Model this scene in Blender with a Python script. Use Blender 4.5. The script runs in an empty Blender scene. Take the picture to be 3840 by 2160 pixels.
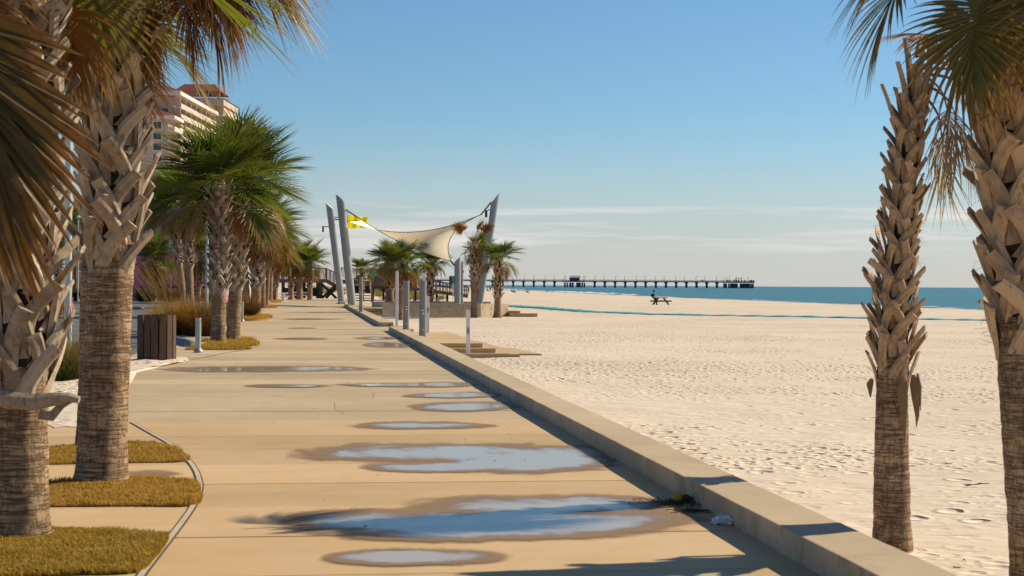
import bpy, bmesh, math, random
import numpy as np
from mathutils import Vector, Matrix, noise as mnoise

sc = bpy.context.scene
COL = sc.collection
PI = math.pi
R_ = math.radians

# ------------------------------------------------------------------ camera
FPX = 6200.0                                  # focal length in pixels of the 3840 px wide photograph
CAMH, PSI, PITCH, ROLL = 1.7, R_(6.96), 11 / 6200, 0.0054
F0 = Vector((math.sin(PSI), math.cos(PSI), 0)); R0 = Vector((math.cos(PSI), -math.sin(PSI), 0)); U0 = Vector((0, 0, 1))
Fw = F0 * math.cos(PITCH) - U0 * math.sin(PITCH); Up = U0 * math.cos(PITCH) + F0 * math.sin(PITCH)
Rc = R0 * math.cos(ROLL) + Up * math.sin(ROLL); Uc = -R0 * math.sin(ROLL) + Up * math.cos(ROLL)
CAM = Vector((0, 0, CAMH))
cd = bpy.data.cameras.new('camera'); cam = bpy.data.objects.new('camera', cd); COL.objects.link(cam)
cd.sensor_width = 36; cd.lens = 36 * FPX / 3840; cd.clip_start = .1; cd.clip_end = 90000
cam.matrix_world = Matrix(((Rc.x, Uc.x, -Fw.x, 0), (Rc.y, Uc.y, -Fw.y, 0), (Rc.z, Uc.z, -Fw.z, CAMH), (0, 0, 0, 1)))
cd.dof.use_dof = True; cd.dof.focus_distance = 38; cd.dof.aperture_fstop = 6.3
sc.camera = cam

# ------------------------------------------------------------------ light
SUN_EL = R_(33.5); SUN_A = R_(26.2)               # elevation; angle forward from the camera's right
sh = R0 * math.cos(SUN_A) + F0 * math.sin(SUN_A)
SUN = Vector((sh.x * math.cos(SUN_EL), sh.y * math.cos(SUN_EL), math.sin(SUN_EL)))
ld = bpy.data.lights.new('sun', 'SUN'); lo = bpy.data.objects.new('sun', ld); COL.objects.link(lo)
ld.energy = 4.6; ld.angle = R_(.53); ld.color = (1.0, .85, .60)
lo.rotation_euler = (-SUN).to_track_quat('-Z', 'Y').to_euler()
w = bpy.data.worlds.new('World'); sc.world = w; w.use_nodes = True
wn = w.node_tree; wn.nodes.clear()
def wN(t, **k):
    n = wn.nodes.new(t)
    for a, b in k.items(): setattr(n, a, b)
    return n
def wL(a, b): wn.links.new(a, b)
sky = wN('ShaderNodeTexSky', sky_type='NISHITA'); sky.sun_disc = False
sky.sun_elevation = SUN_EL; sky.sun_rotation = math.atan2(sh.x, sh.y)
sky.air_density = 1.0; sky.dust_density = .25; sky.ozone_density = 8; sky.altitude = 5
SKY_STRENGTH = .080
tc = wN('ShaderNodeTexCoord'); mp = wN('ShaderNodeMapping'); mp.inputs['Scale'].default_value = (1.6, 1.6, 34)
mp.inputs['Location'].default_value = (0.35, 0, .1)
wL(tc.outputs['Generated'], mp.inputs['Vector'])
nz = wN('ShaderNodeTexNoise'); nz.inputs['Scale'].default_value = 2.6; nz.inputs['Detail'].default_value = 7; nz.inputs['Roughness'].default_value = .56
wL(mp.outputs[0], nz.inputs['Vector'])
r1 = wN('ShaderNodeMapRange'); r1.inputs[1].default_value = .51; r1.inputs[2].default_value = .66; wL(nz.outputs['Fac'], r1.inputs[0])
sp = wN('ShaderNodeSeparateXYZ'); wL(tc.outputs['Generated'], sp.inputs[0])
r2 = wN('ShaderNodeMapRange', interpolation_type='SMOOTHSTEP'); r2.inputs[1].default_value = .012; r2.inputs[2].default_value = .030; wL(sp.outputs['Z'], r2.inputs[0])
r3 = wN('ShaderNodeMapRange', interpolation_type='SMOOTHSTEP'); r3.inputs[1].default_value = .058; r3.inputs[2].default_value = .042; wL(sp.outputs['Z'], r3.inputs[0])
m1 = wN('ShaderNodeMath', operation='MULTIPLY'); wL(r2.outputs[0], m1.inputs[0]); wL(r3.outputs[0], m1.inputs[1])
m2 = wN('ShaderNodeMath', operation='MULTIPLY'); wL(m1.outputs[0], m2.inputs[0]); wL(r1.outputs[0], m2.inputs[1])
m3 = wN('ShaderNodeMath', operation='MULTIPLY'); wL(m2.outputs[0], m3.inputs[0]); m3.inputs[1].default_value = .9
tn = wN('ShaderNodeMix', data_type='RGBA', blend_type='MULTIPLY'); tn.inputs['Factor'].default_value = 1; tn.inputs['B'].default_value = (.90, .972, .905, 1)
hz = wN('ShaderNodeMix', data_type='RGBA'); hz.inputs['B'].default_value = (5.35, 5.1, 5.0, 1)       # sea haze whitens the sky all round the horizon
hr_ = wN('ShaderNodeMapRange', interpolation_type='SMOOTHSTEP'); hr_.inputs[1].default_value = -.02; hr_.inputs[2].default_value = .11; hr_.inputs[3].default_value = .85; hr_.inputs[4].default_value = 0
wL(sp.outputs['Z'], hr_.inputs[0]); wL(hr_.outputs[0], hz.inputs['Factor'])
mx = wN('ShaderNodeMix', data_type='RGBA'); wL(m3.outputs[0], mx.inputs['Factor']); wL(sky.outputs[0], tn.inputs['A']); wL(tn.outputs['Result'], hz.inputs['A']); wL(hz.outputs['Result'], mx.inputs['A'])
mx.inputs['B'].default_value = (7.2, 6.8, 6.6, 1)
bg = wN('ShaderNodeBackground'); bg.inputs['Strength'].default_value = SKY_STRENGTH; wL(mx.outputs['Result'], bg.inputs[0])
wo = wN('ShaderNodeOutputWorld'); wL(bg.outputs[0], wo.inputs[0])
sc.view_settings.view_transform = 'Standard'; sc.view_settings.look = 'None'; sc.view_settings.exposure = .55; sc.view_settings.gamma = 1

# ------------------------------------------------------------------ pixels to places
def ray(u, v): return Fw + Rc * ((u - 1920) / FPX) + Uc * ((1080 - v) / FPX)
def G(u, v, z=0.0):                            # the point of the level z seen at a pixel
    d = ray(u, v); return CAM + d * ((z - CAMH) / d.z)
def P(u, v, D): return CAM + ray(u, v) * D      # the point at depth D
def depth(p): return (Vector(p) - CAM).dot(Fw)

# ------------------------------------------------------------------ materials
MATS = {}
def nd(nt, t, **k):
    n = nt.nodes.new(t)
    for a, b in k.items(): setattr(n, a, b)
    return n
def newmat(name):
    m = bpy.data.materials.new(name); m.use_nodes = True; nt = m.node_tree
    b = nt.nodes['Principled BSDF']; MATS[name] = m
    return m, nt, b
def c4(c): return (c[0], c[1], c[2], 1)
def coords(nt, scale=(1, 1, 1), world=False, rand=True):
    if world:
        g = nd(nt, 'ShaderNodeNewGeometry'); src = g.outputs['Position']
    else:
        t = nd(nt, 'ShaderNodeTexCoord'); src = t.outputs['Object']
    mpn = nd(nt, 'ShaderNodeMapping'); mpn.inputs['Scale'].default_value = scale
    if rand and not world:
        oi = nd(nt, 'ShaderNodeObjectInfo'); mu = nd(nt, 'ShaderNodeMath', operation='MULTIPLY'); mu.inputs[1].default_value = 37
        nt.links.new(oi.outputs['Random'], mu.inputs[0]); nt.links.new(mu.outputs[0], mpn.inputs['Location'])
    nt.links.new(src, mpn.inputs['Vector'])
    return mpn.outputs[0]
def noise(nt, vec, scale, detail=5, rough=.6, dist=0):
    n = nd(nt, 'ShaderNodeTexNoise'); n.inputs['Scale'].default_value = scale; n.inputs['Detail'].default_value = detail
    n.inputs['Roughness'].default_value = rough; n.inputs['Distortion'].default_value = dist
    nt.links.new(vec, n.inputs['Vector']); return n.outputs['Fac']
def rng_(nt, val, a, b, c=0., d=1., smooth=True):
    n = nd(nt, 'ShaderNodeMapRange'); n.interpolation_type = 'SMOOTHSTEP' if smooth else 'LINEAR'
    for i, x in zip((1, 2, 3, 4), (a, b, c, d)): n.inputs[i].default_value = x
    nt.links.new(val, n.inputs[0]); return n.outputs[0]
def mixc(nt, fac, a, b, blend='MIX'):
    n = nd(nt, 'ShaderNodeMix', data_type='RGBA', blend_type=blend)
    for sock, x in (('Factor', fac), ('A', a), ('B', b)):
        if isinstance(x, (tuple, list)): n.inputs[sock].default_value = c4(x)
        elif isinstance(x, (int, float)): n.inputs[sock].default_value = x
        else: nt.links.new(x, n.inputs[sock])
    return n.outputs['Result']
def math_(nt, op, a, b=0.):
    n = nd(nt, 'ShaderNodeMath', operation=op)
    for i, x in ((0, a), (1, b)):
        if isinstance(x, (int, float)): n.inputs[i].default_value = x
        else: nt.links.new(x, n.inputs[i])
    return n.outputs[0]
def bump(nt, bsdf, h, strength=.5, dist=.02, normal=None):
    n = nd(nt, 'ShaderNodeBump'); n.inputs['Strength'].default_value = strength; n.inputs['Distance'].default_value = dist
    nt.links.new(h, n.inputs['Height'])
    if normal is not None: nt.links.new(normal, n.inputs['Normal'])
    if bsdf is not None: nt.links.new(n.outputs[0], bsdf.inputs['Normal'])
    return n.outputs[0]
def simple(name, c1, c2=None, scale=6, rough=.7, stretch=(1, 1, 1), metal=0, bstr=.3, bdist=.01, bscale=None, lo=.35, hi=.65, spec=.4, world=False, detail=5):
    m, nt, b = newmat(name)
    v = coords(nt, stretch, world)
    f = noise(nt, v, scale, detail)
    nt.links.new(mixc(nt, rng_(nt, f, lo, hi), c1, c2 or tuple(x * .75 for x in c1)), b.inputs['Base Color'])
    b.inputs['Roughness'].default_value = rough; b.inputs['Metallic'].default_value = metal; b.inputs['Specular IOR Level'].default_value = spec
    if bstr: bump(nt, b, noise(nt, v, bscale or scale * 4, 4), bstr, bdist)
    return m
def leaf(name, a, b2, tipc, tip0=.55, tip1=1.05, trans=.38, rough=.45):
    """foliage: colour by frond and along the leaf segment; light passes through"""
    m, nt, b = newmat(name)
    oi = nd(nt, 'ShaderNodeObjectInfo')
    at = nd(nt, 'ShaderNodeAttribute', attribute_name='tip')
    v = coords(nt, (1, 1, 1))
    f = noise(nt, v, 3.2, 3)
    base = mixc(nt, rng_(nt, math_(nt, 'ADD', math_(nt, 'MULTIPLY', f, .7), math_(nt, 'MULTIPLY', oi.outputs['Random'], .45)), .3, .8), a, b2)
    f2 = noise(nt, v, 9, 2)
    tt = rng_(nt, math_(nt, 'ADD', at.outputs['Fac'], math_(nt, 'MULTIPLY', math_(nt, 'SUBTRACT', f2, .5), .9)), tip0, tip1)
    col = mixc(nt, tt, base, tipc)
    nt.links.new(col, b.inputs['Base Color']); b.inputs['Roughness'].default_value = rough; b.inputs['Specular IOR Level'].default_value = .35
    tr = nd(nt, 'ShaderNodeBsdfTranslucent'); nt.links.new(mixc(nt, 1.0, col, (1.25, 1.15, .55), 'MULTIPLY'), tr.inputs[0])
    ms = nd(nt, 'ShaderNodeMixShader'); ms.inputs[0].default_value = trans
    nt.links.new(b.outputs[0], ms.inputs[1]); nt.links.new(tr.outputs[0], ms.inputs[2])
    nt.links.new(ms.outputs[0], nt.nodes['Material Output'].inputs['Surface'])
    return m

simple('board_brown', (.10, .052, .028), (.05, .027, .016), 5, .7, (6, 6, .8), bstr=.5, bdist=.004)
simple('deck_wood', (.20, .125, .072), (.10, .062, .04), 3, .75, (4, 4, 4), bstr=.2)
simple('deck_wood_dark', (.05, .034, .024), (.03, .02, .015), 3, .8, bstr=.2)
simple('weathered_wood', (.22, .17, .12), (.13, .10, .075), 4, .8, (5, 1, 5), bstr=.3)
simple('green_post', (.10, .12, .06), (.05, .06, .035), 4, .8)
simple('steel_grey', (.27, .285, .30), (.25, .265, .285), 2, .38, metal=.0, bstr=0, spec=.5)
simple('tower_grey', (.26, .26, .255), (.23, .23, .23), 5, .42, bstr=0, spec=.5)
simple('chrome', (.7, .68, .62), (.6, .6, .58), 5, .12, metal=1, bstr=0)
simple('galvanised', (.44, .43, .40), (.30, .29, .26), 6, .42, (4, 4, .6), metal=.75, bstr=.1)
simple('pole_blue', (.36, .46, .50), (.33, .43, .47), 3, .45, bstr=0)
simple('white_paint', (.78, .78, .77), (.70, .70, .69), 4, .5, bstr=.1)
simple('white_plastic', (.75, .75, .74), (.70, .70, .70), 4, .4, bstr=0)
simple('dark_metal', (.03, .035, .04), (.02, .02, .022), 4, .5, bstr=0)
simple('chain_metal', (.12, .08, .06), (.05, .035, .03), 30, .5, metal=.4, bstr=0)
simple('teal_paint', (.015, .22, .26), (.01, .17, .21), 4, .5, bstr=0)
simple('hotel_wall', (.50, .38, .30), (.47, .355, .28), .25, .85, bstr=0)
simple('hotel_white', (.70, .60, .51), (.65, .55, .47), .4, .7, bstr=0)
simple('roof_tile', (.27, .075, .052), (.21, .055, .04), 1.5, .75, bstr=0)
simple('glass_dark', (.03, .04, .05), (.02, .03, .04), 1, .12, bstr=0, spec=.6)
simple('siding_grey', (.30, .32, .33), (.27, .29, .30), .8, .8, bstr=0)
simple('pink_wall', (.62, .16, .32), (.56, .14, .29), .5, .8, bstr=0)
simple('violet_wall', (.33, .10, .36), (.28, .085, .31), .5, .8, bstr=0)
simple('black_paint', (.012, .012, .014), (.02, .02, .022), 3, .5, bstr=0)
simple('sign_white', (.78, .80, .82), (.74, .76, .78), 3, .5, bstr=0)
simple('blue_awning', (.09, .26, .50), (.07, .22, .44), 1, .6, bstr=0)
simple('pier_hazed_concrete', (.075, .105, .14), (.05, .075, .105), .3, .85, bstr=0)  # blue of the distant haze is put into the concrete colour
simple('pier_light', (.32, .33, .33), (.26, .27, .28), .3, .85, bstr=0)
simple('beach_house', (.15, .105, .075), (.11, .08, .06), .8, .85, bstr=0)
simple('house_roof', (.20, .12, .09), (.15, .09, .07), .8, .85, bstr=0)
simple('car_orange', (.52, .085, .02), (.50, .08, .018), 2, .25, bstr=0, spec=.6)
simple('lamp_red', (.30, .012, .01), (.25, .01, .01), 2, .2, bstr=0, spec=.6)
simple('tyre', (.02, .02, .02), (.03, .03, .03), 9, .8)
simple('skin', (.42, .25, .17), (.38, .22, .15), 8, .6, bstr=0)
simple('cloth_black', (.012, .012, .015), (.02, .02, .024), 9, .85, bstr=0)
simple('cloth_white', (.68, .67, .70), (.60, .60, .64), 9, .85, bstr=0)
simple('cloth_neon', (.45, .75, .03), (.38, .62, .02), 9, .8, bstr=0)
simple('cloth_navy', (.02, .03, .06), (.015, .02, .045), 9, .8, bstr=0)
simple('cloth_red', (.20, .03, .03), (.15, .02, .02), 9, .8, bstr=0)
simple('hair_dark', (.015, .011, .009), (.03, .02, .015), 20, .6, bstr=0)
simple('picnic_wood', (.085, .05, .032), (.05, .03, .02), 3, .8, (3, 3, 3), bstr=.2)
simple('kerb_grey', (.22, .23, .235), (.16, .17, .175), 5, .85, bstr=.4)
simple('stop_blue', (.16, .20, .23), (.11, .14, .165), 6, .85, bstr=.4)
simple('paint_line', (.62, .62, .60), (.48, .48, .46), 7, .8)
simple('mat_teal', (.03, .30, .34), (.025, .25, .29), 2, .7, bstr=0, world=True)
simple('tissue', (.72, .70, .74), (.6, .58, .62), 20, .9, bstr=.4)
simple('husk_yellow', (.55, .36, .04), (.30, .20, .03), 12, .7, bstr=.4)
simple('wrack', (.10, .055, .025), (.04, .025, .015), 20, .9)
simple('foam', (.82, .82, .80), (.70, .72, .72), 1, .9, bstr=0, world=True)
simple('cord', (.10, .08, .06), None, 8, .8, bstr=0)

# concrete: stains, grain, a different tint for each slab
def concrete(name, c1, c2, c3, slab=True, streak=False):
    m, nt, b = newmat(name)
    p = coords(nt, (1, 1, 1), True)
    big = noise(nt, p, .35, 5, .62); med = noise(nt, p, 2.2, 6, .65); fine = noise(nt, p, 60, 3, .7); grit = noise(nt, p, 220, 2, .6)
    col = mixc(nt, rng_(nt, big, .36, .66), c1, c2)
    col = mixc(nt, math_(nt, 'MULTIPLY', rng_(nt, med, .45, .70), .6), col, c3)
    spot = noise(nt, p, .9, 7, .72, .8)
    col = mixc(nt, math_(nt, 'MULTIPLY', rng_(nt, spot, .56, .70), .42), col, tuple(x * .58 for x in c1))
    wash = noise(nt, coords(nt, (.5, 2.0, 1), True), .9, 6, .7)
    col = mixc(nt, math_(nt, 'MULTIPLY', rng_(nt, wash, .54, .72), .35), col, tuple(min(.75, x * 1.28) for x in c1))
    col = mixc(nt, math_(nt, 'MULTIPLY', rng_(nt, fine, .52, .75), .3), col, tuple(x * .55 for x in c1))
    col = mixc(nt, math_(nt, 'MULTIPLY', rng_(nt, grit, .62, .72), .5), col, tuple(x * .4 for x in c1))
    if slab:
        oi = nd(nt, 'ShaderNodeObjectInfo'); k = rng_(nt, oi.outputs['Random'], 0, 1, .86, 1.09, False)
        cb = nd(nt, 'ShaderNodeCombineColor'); [nt.links.new(k, cb.inputs[i]) for i in range(3)]
        col = mixc(nt, 1.0, col, cb.outputs[0], 'MULTIPLY')
    if streak:
        q = coords(nt, (1.0, 1.0, .6), True); s = noise(nt, q, 2.4, 7, .74, .6)
        col = mixc(nt, math_(nt, 'MULTIPLY', rng_(nt, s, .48, .64), .6), col, tuple(x * .42 for x in c1))
    nt.links.new(col, b.inputs['Base Color']); b.inputs['Roughness'].default_value = .82; b.inputs['Specular IOR Level'].default_value = .3
    bump(nt, b, math_(nt, 'ADD', math_(nt, 'MULTIPLY', fine, .6), math_(nt, 'MULTIPLY', med, 1.0)), .35, .006)
    return m
concrete('concrete', (.53, .38, .225), (.46, .315, .165), (.50, .325, .145))
concrete('concrete_grey', (.50, .385, .245), (.43, .325, .20), (.455, .33, .19))
concrete('concrete_kerb', (.50, .39, .26), (.44, .34, .225), (.40, .305, .20), True, False)
concrete('concrete_face', (.52, .42, .30), (.45, .36, .25), (.38, .30, .20), False, True)
concrete('concrete_pale', (.50, .42, .32), (.44, .37, .28), (.40, .33, .24), False)
concrete('joint_dark', (.10, .08, .06), (.08, .065, .05), (.12, .09, .06), False)

def sandmat(name, c1, c2, near=True):
    m, nt, b = newmat(name)
    p = coords(nt, (1, 1, 1), True)
    big = noise(nt, p, .12, 5, .6); fine = noise(nt, p, 45, 3, .7); speck = noise(nt, p, 7, 2, .5)
    col = mixc(nt, rng_(nt, big, .35, .65), c1, c2)
    col = mixc(nt, math_(nt, 'MULTIPLY', rng_(nt, fine, .5, .72), .22), col, tuple(x * .62 for x in c1))
    col = mixc(nt, math_(nt, 'MULTIPLY', rng_(nt, speck, .71, .76), .65), col, (.16, .12, .08))
    nt.links.new(col, b.inputs['Base Color']); b.inputs['Roughness'].default_value = .95; b.inputs['Specular IOR Level'].default_value = .15
    def pits(scale, keep, rad, off):
        mpn = nd(nt, 'ShaderNodeMapping'); mpn.inputs['Location'].default_value = (off, off * .7, 0); nt.links.new(p, mpn.inputs['Vector'])
        jit = nd(nt, 'ShaderNodeTexNoise'); jit.inputs['Scale'].default_value = scale * 1.7; nt.links.new(mpn.outputs[0], jit.inputs['Vector'])
        ad = nd(nt, 'ShaderNodeMix', data_type='VECTOR'); ad.inputs['Factor'].default_value = .22 / scale; nt.links.new(mpn.outputs[0], ad.inputs['A']); nt.links.new(jit.outputs['Color'], ad.inputs['B'])
        vo = nd(nt, 'ShaderNodeTexVoronoi', feature='F1', voronoi_dimensions='2D'); vo.inputs['Scale'].default_value = scale; vo.inputs['Randomness'].default_value = .9; nt.links.new(mpn.outputs[0], vo.inputs['Vector'])
        se = nd(nt, 'ShaderNodeSeparateColor'); nt.links.new(vo.outputs['Color'], se.inputs[0])
        m_ = rng_(nt, se.outputs[0], keep, keep + .02); dj = math_(nt, 'ADD', vo.outputs['Distance'], math_(nt, 'MULTIPLY', math_(nt, 'SUBTRACT', jit.outputs['Fac'], .5), .35))
        rim = math_(nt, 'MULTIPLY', math_(nt, 'MULTIPLY', rng_(nt, dj, rad * .8, rad * 1.05), rng_(nt, dj, rad * 1.6, rad * 1.1)), .35)
        return math_(nt, 'MULTIPLY', m_, math_(nt, 'SUBTRACT', rim, rng_(nt, dj, rad, rad * .25)))
    tread = rng_(nt, noise(nt, coords(nt, (.6, 1.0, 1), True), .13, 4, .6), .42, .58)
    calm = rng_(nt, noise(nt, p, .22, 4, .6), .42, .56)
    h = math_(nt, 'MULTIPLY', pits(1.9, .72, .24, 3.0), calm)
    h = math_(nt, 'ADD', h, math_(nt, 'MULTIPLY', pits(2.7, .45, .30, 17.0), math_(nt, 'ADD', math_(nt, 'MULTIPLY', tread, 1.0), .1)))
    h = math_(nt, 'ADD', h, math_(nt, 'MULTIPLY', pits(5.5, .5, .32, 41.0), math_(nt, 'ADD', math_(nt, 'MULTIPLY', tread, .45), .0)))
    rp = coords(nt, (.8, 2.0, 1), True)
    h = math_(nt, 'ADD', h, math_(nt, 'MULTIPLY', noise(nt, rp, 1.6, 4, .5, .6), 1.7))
    h = math_(nt, 'ADD', h, math_(nt, 'MULTIPLY', fine, .06))
    bump(nt, b, h, 1.0, .044)
    return m
sandmat('sand', (.66, .555, .445), (.60, .50, .395))
sandmat('sand_soil', (.50, .40, .29), (.40, .31, .22))
m, nt, b = newmat('asphalt'); p = coords(nt, (1, 1, 1), True)
nt.links.new(mixc(nt, rng_(nt, noise(nt, p, 1.2, 6), .35, .65), (.12, .118, .116), (.085, .084, .085)), b.inputs['Base Color']); b.inputs['Roughness'].default_value = .85
bump(nt, b, noise(nt, p, 90, 2), .4, .006)

# the Gulf: wind waves as bump, colour of deep water
m, nt, b = newmat('sea_water')
p = coords(nt, (.35, 1.0, 1), True)
n1 = noise(nt, p, .12, 5, .62); n2 = noise(nt, p, .9, 5, .65); p3 = coords(nt, (.02, .12, 1), True); n3 = noise(nt, p3, .35, 5, .6)
col = mixc(nt, rng_(nt, n3, .35, .65), (.025, .125, .155), (.05, .185, .21))
nt.links.new(col, b.inputs['Base Color']); b.inputs['Roughness'].default_value = .30; b.inputs['Specular IOR Level'].default_value = .22
bump(nt, b, math_(nt, 'ADD', math_(nt, 'MULTIPLY', n1, 3.0), math_(nt, 'MULTIPLY', n2, .45)), 1.0, 1.1)

# puddles: one sheet; attribute 'wet' runs 0 at the rim to 1 in the middle
m, nt, b = newmat('puddle_water')
at = nd(nt, 'ShaderNodeAttribute', attribute_name='wet'); p = coords(nt, (1, 1, 1), True)
pe = coords(nt, (1, .7, 1), True); e = noise(nt, pe, 1.1, 7, .66, .4)
wv = math_(nt, 'ADD', at.outputs['Fac'], math_(nt, 'MULTIPLY', math_(nt, 'SUBTRACT', e, .5), 1.5))
damp = rng_(nt, wv, -.06, .34); film = rng_(nt, wv, .42, .70)
gr = noise(nt, p, 120, 2)
dcol = mixc(nt, rng_(nt, gr, .4, .7), (.27, .17, .088), (.21, .13, .066))
nt.links.new(dcol, b.inputs['Base Color'])
nt.links.new(rng_(nt, wv, .25, .55, .75, .35, False), b.inputs['Roughness'])
gl = nd(nt, 'ShaderNodeBsdfPrincipled'); gl.inputs['Base Color'].default_value = (.47, .40, .33, 1); gl.inputs['Roughness'].default_value = .07; gl.inputs['IOR'].default_value = 1.36; gl.inputs['Specular IOR Level'].default_value = .27
tp = nd(nt, 'ShaderNodeBsdfTransparent')
s1 = nd(nt, 'ShaderNodeMixShader'); nt.links.new(film, s1.inputs[0]); nt.links.new(b.outputs[0], s1.inputs[1]); nt.links.new(gl.outputs[0], s1.inputs[2])
s2 = nd(nt, 'ShaderNodeMixShader'); nt.links.new(math_(nt, 'MULTIPLY', damp, .88), s2.inputs[0]); nt.links.new(tp.outputs[0], s2.inputs[1]); nt.links.new(s1.outputs[0], s2.inputs[2])
nt.links.new(s2.outputs[0], nt.nodes['Material Output'].inputs['Surface'])

# palms
m, nt, b = newmat('palm_trunk')
v = coords(nt, (1, 1, 1)); vr = coords(nt, (1.7, 1.7, 24)); vc = coords(nt, (34, 34, 9))
rings = noise(nt, vr, 1.3, 6, .68, 2.2); crk = noise(nt, vc, 1.0, 4, .62, .5); blot = noise(nt, v, 3.2, 6, .68); fineb = noise(nt, v, 40, 3, .7)
ringm = rng_(nt, rings, .40, .50); crack = rng_(nt, crk, .40, .50)
col = mixc(nt, rng_(nt, blot, .36, .66), (.44, .30, .178), (.27, .175, .10))
col = mixc(nt, math_(nt, 'MULTIPLY', math_(nt, 'SUBTRACT', 1., ringm), .66), col, (.11, .07, .046))
col = mixc(nt, math_(nt, 'MULTIPLY', math_(nt, 'SUBTRACT', 1., crack), .38), col, (.065, .043, .030))
col = mixc(nt, math_(nt, 'MULTIPLY', rng_(nt, fineb, .5, .7), .35), col, (.36, .28, .19))
nt.links.new(col, b.inputs['Base Color']); b.inputs['Roughness'].default_value = .9; b.inputs['Specular IOR Level'].default_value = .2
bump(nt, b, math_(nt, 'ADD', math_(nt, 'MULTIPLY', ringm, 1.0), math_(nt, 'ADD', math_(nt, 'MULTIPLY', crack, .6), math_(nt, 'MULTIPLY', fineb, .3))), .9, .014)
def bootmat(name, c1, c2, c3):
    m, nt, b = newmat(name)
    v = coords(nt, (1, 1, 1)); vs = coords(nt, (9, 9, 2.2))
    oi = nd(nt, 'ShaderNodeObjectInfo')
    f = math_(nt, 'ADD', math_(nt, 'MULTIPLY', noise(nt, v, 9, 5, .65), .75), math_(nt, 'MULTIPLY', oi.outputs['Random'], .28))
    col = mixc(nt, rng_(nt, f, .36, .72), c1, c2)
    st = noise(nt, vs, 3.5, 5, .65)
    col = mixc(nt, math_(nt, 'MULTIPLY', rng_(nt, st, .52, .70), .75), col, c3)
    nt.links.new(col, b.inputs['Base Color']); b.inputs['Roughness'].default_value = .72; b.inputs['Specular IOR Level'].default_value = .3
    bump(nt, b, math_(nt, 'ADD', st, math_(nt, 'MULTIPLY', noise(nt, v, 60, 3), .4)), .45, .008)
bootmat('boot_grey', (.44, .35, .26), (.24, .18, .13), (.12, .08, .054))
bootmat('boot_brown', (.47, .335, .21), (.29, .195, .12), (.14, .09, .055))
simple('boot_fibre', (.055, .034, .021), (.026, .017, .011), 14, .95, (3, 3, 1), bstr=.9, bdist=.02)
simple('petiole_green', (.19, .20, .06), (.14, .16, .04), 6, .5, bstr=0)
simple('petiole_brown', (.24, .15, .075), (.17, .10, .05), 6, .7, bstr=.2)
leaf('frond_green', (.072, .122, .019), (.13, .165, .027), (.28, .19, .055), .70, 1.12, .45)
leaf('frond_olive', (.085, .100, .022), (.15, .125, .03), (.25, .135, .045), .45, .95)
leaf('frond_brown', (.13, .056, .015), (.24, .115, .036), (.33, .20, .09), .4, 1.0, .30, .7)
leaf('frond_rusty', (.040, .048, .008), (.155, .058, .012), (.25, .12, .04), .6, 1.15, .3, .5)
leaf('frond_tan', (.30, .19, .095), (.36, .25, .14), (.40, .30, .18), .4, 1.0, .30, .7)
leaf('muhly', (.105, .050, .014), (.19, .088, .020), (.30, .165, .05), .35, .95, .4, .6)
leaf('sedge', (.08, .10, .018), (.17, .135, .030), (.30, .20, .07), .35, .95, .4, .6)
leaf('dune_grass', (.20, .18, .05), (.27, .23, .08), (.36, .29, .13), .4, 1.0, .4, .7)
leaf('turf_gold', (.46, .265, .045), (.34, .215, .038), (.50, .31, .08), .25, .95, .4, .7)
leaf('turf_green', (.24, .185, .026), (.38, .25, .042), (.44, .30, .07), .45, 1.05, .4, .7)
leaf('shrub_leaf', (.05, .075, .018), (.09, .11, .025), (.14, .13, .04), .5, 1.0, .3, .6)
m, nt, b = newmat('sail_cloth'); b.inputs['Base Color'].default_value = (.90, .86, .76, 1); b.inputs['Roughness'].default_value = .8
tr = nd(nt, 'ShaderNodeBsdfTranslucent'); tr.inputs[0].default_value = (.97, .90, .70, 1)
ms = nd(nt, 'ShaderNodeMixShader'); ms.inputs[0].default_value = .72
nt.links.new(b.outputs[0], ms.inputs[1]); nt.links.new(tr.outputs[0], ms.inputs[2]); nt.links.new(ms.outputs[0], nt.nodes['Material Output'].inputs['Surface'])
m, nt, b = newmat('flag_yellow'); b.inputs['Base Color'].default_value = (.82, .70, .01, 1); b.inputs['Roughness'].default_value = .8
tr = nd(nt, 'ShaderNodeBsdfTranslucent'); tr.inputs[0].default_value = (.95, .80, .0, 1)
ms = nd(nt, 'ShaderNodeMixShader'); ms.inputs[0].default_value = .5
nt.links.new(b.outputs[0], ms.inputs[1]); nt.links.new(tr.outputs[0], ms.inputs[2]); nt.links.new(ms.outputs[0], nt.nodes['Material Output'].inputs['Surface'])

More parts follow.
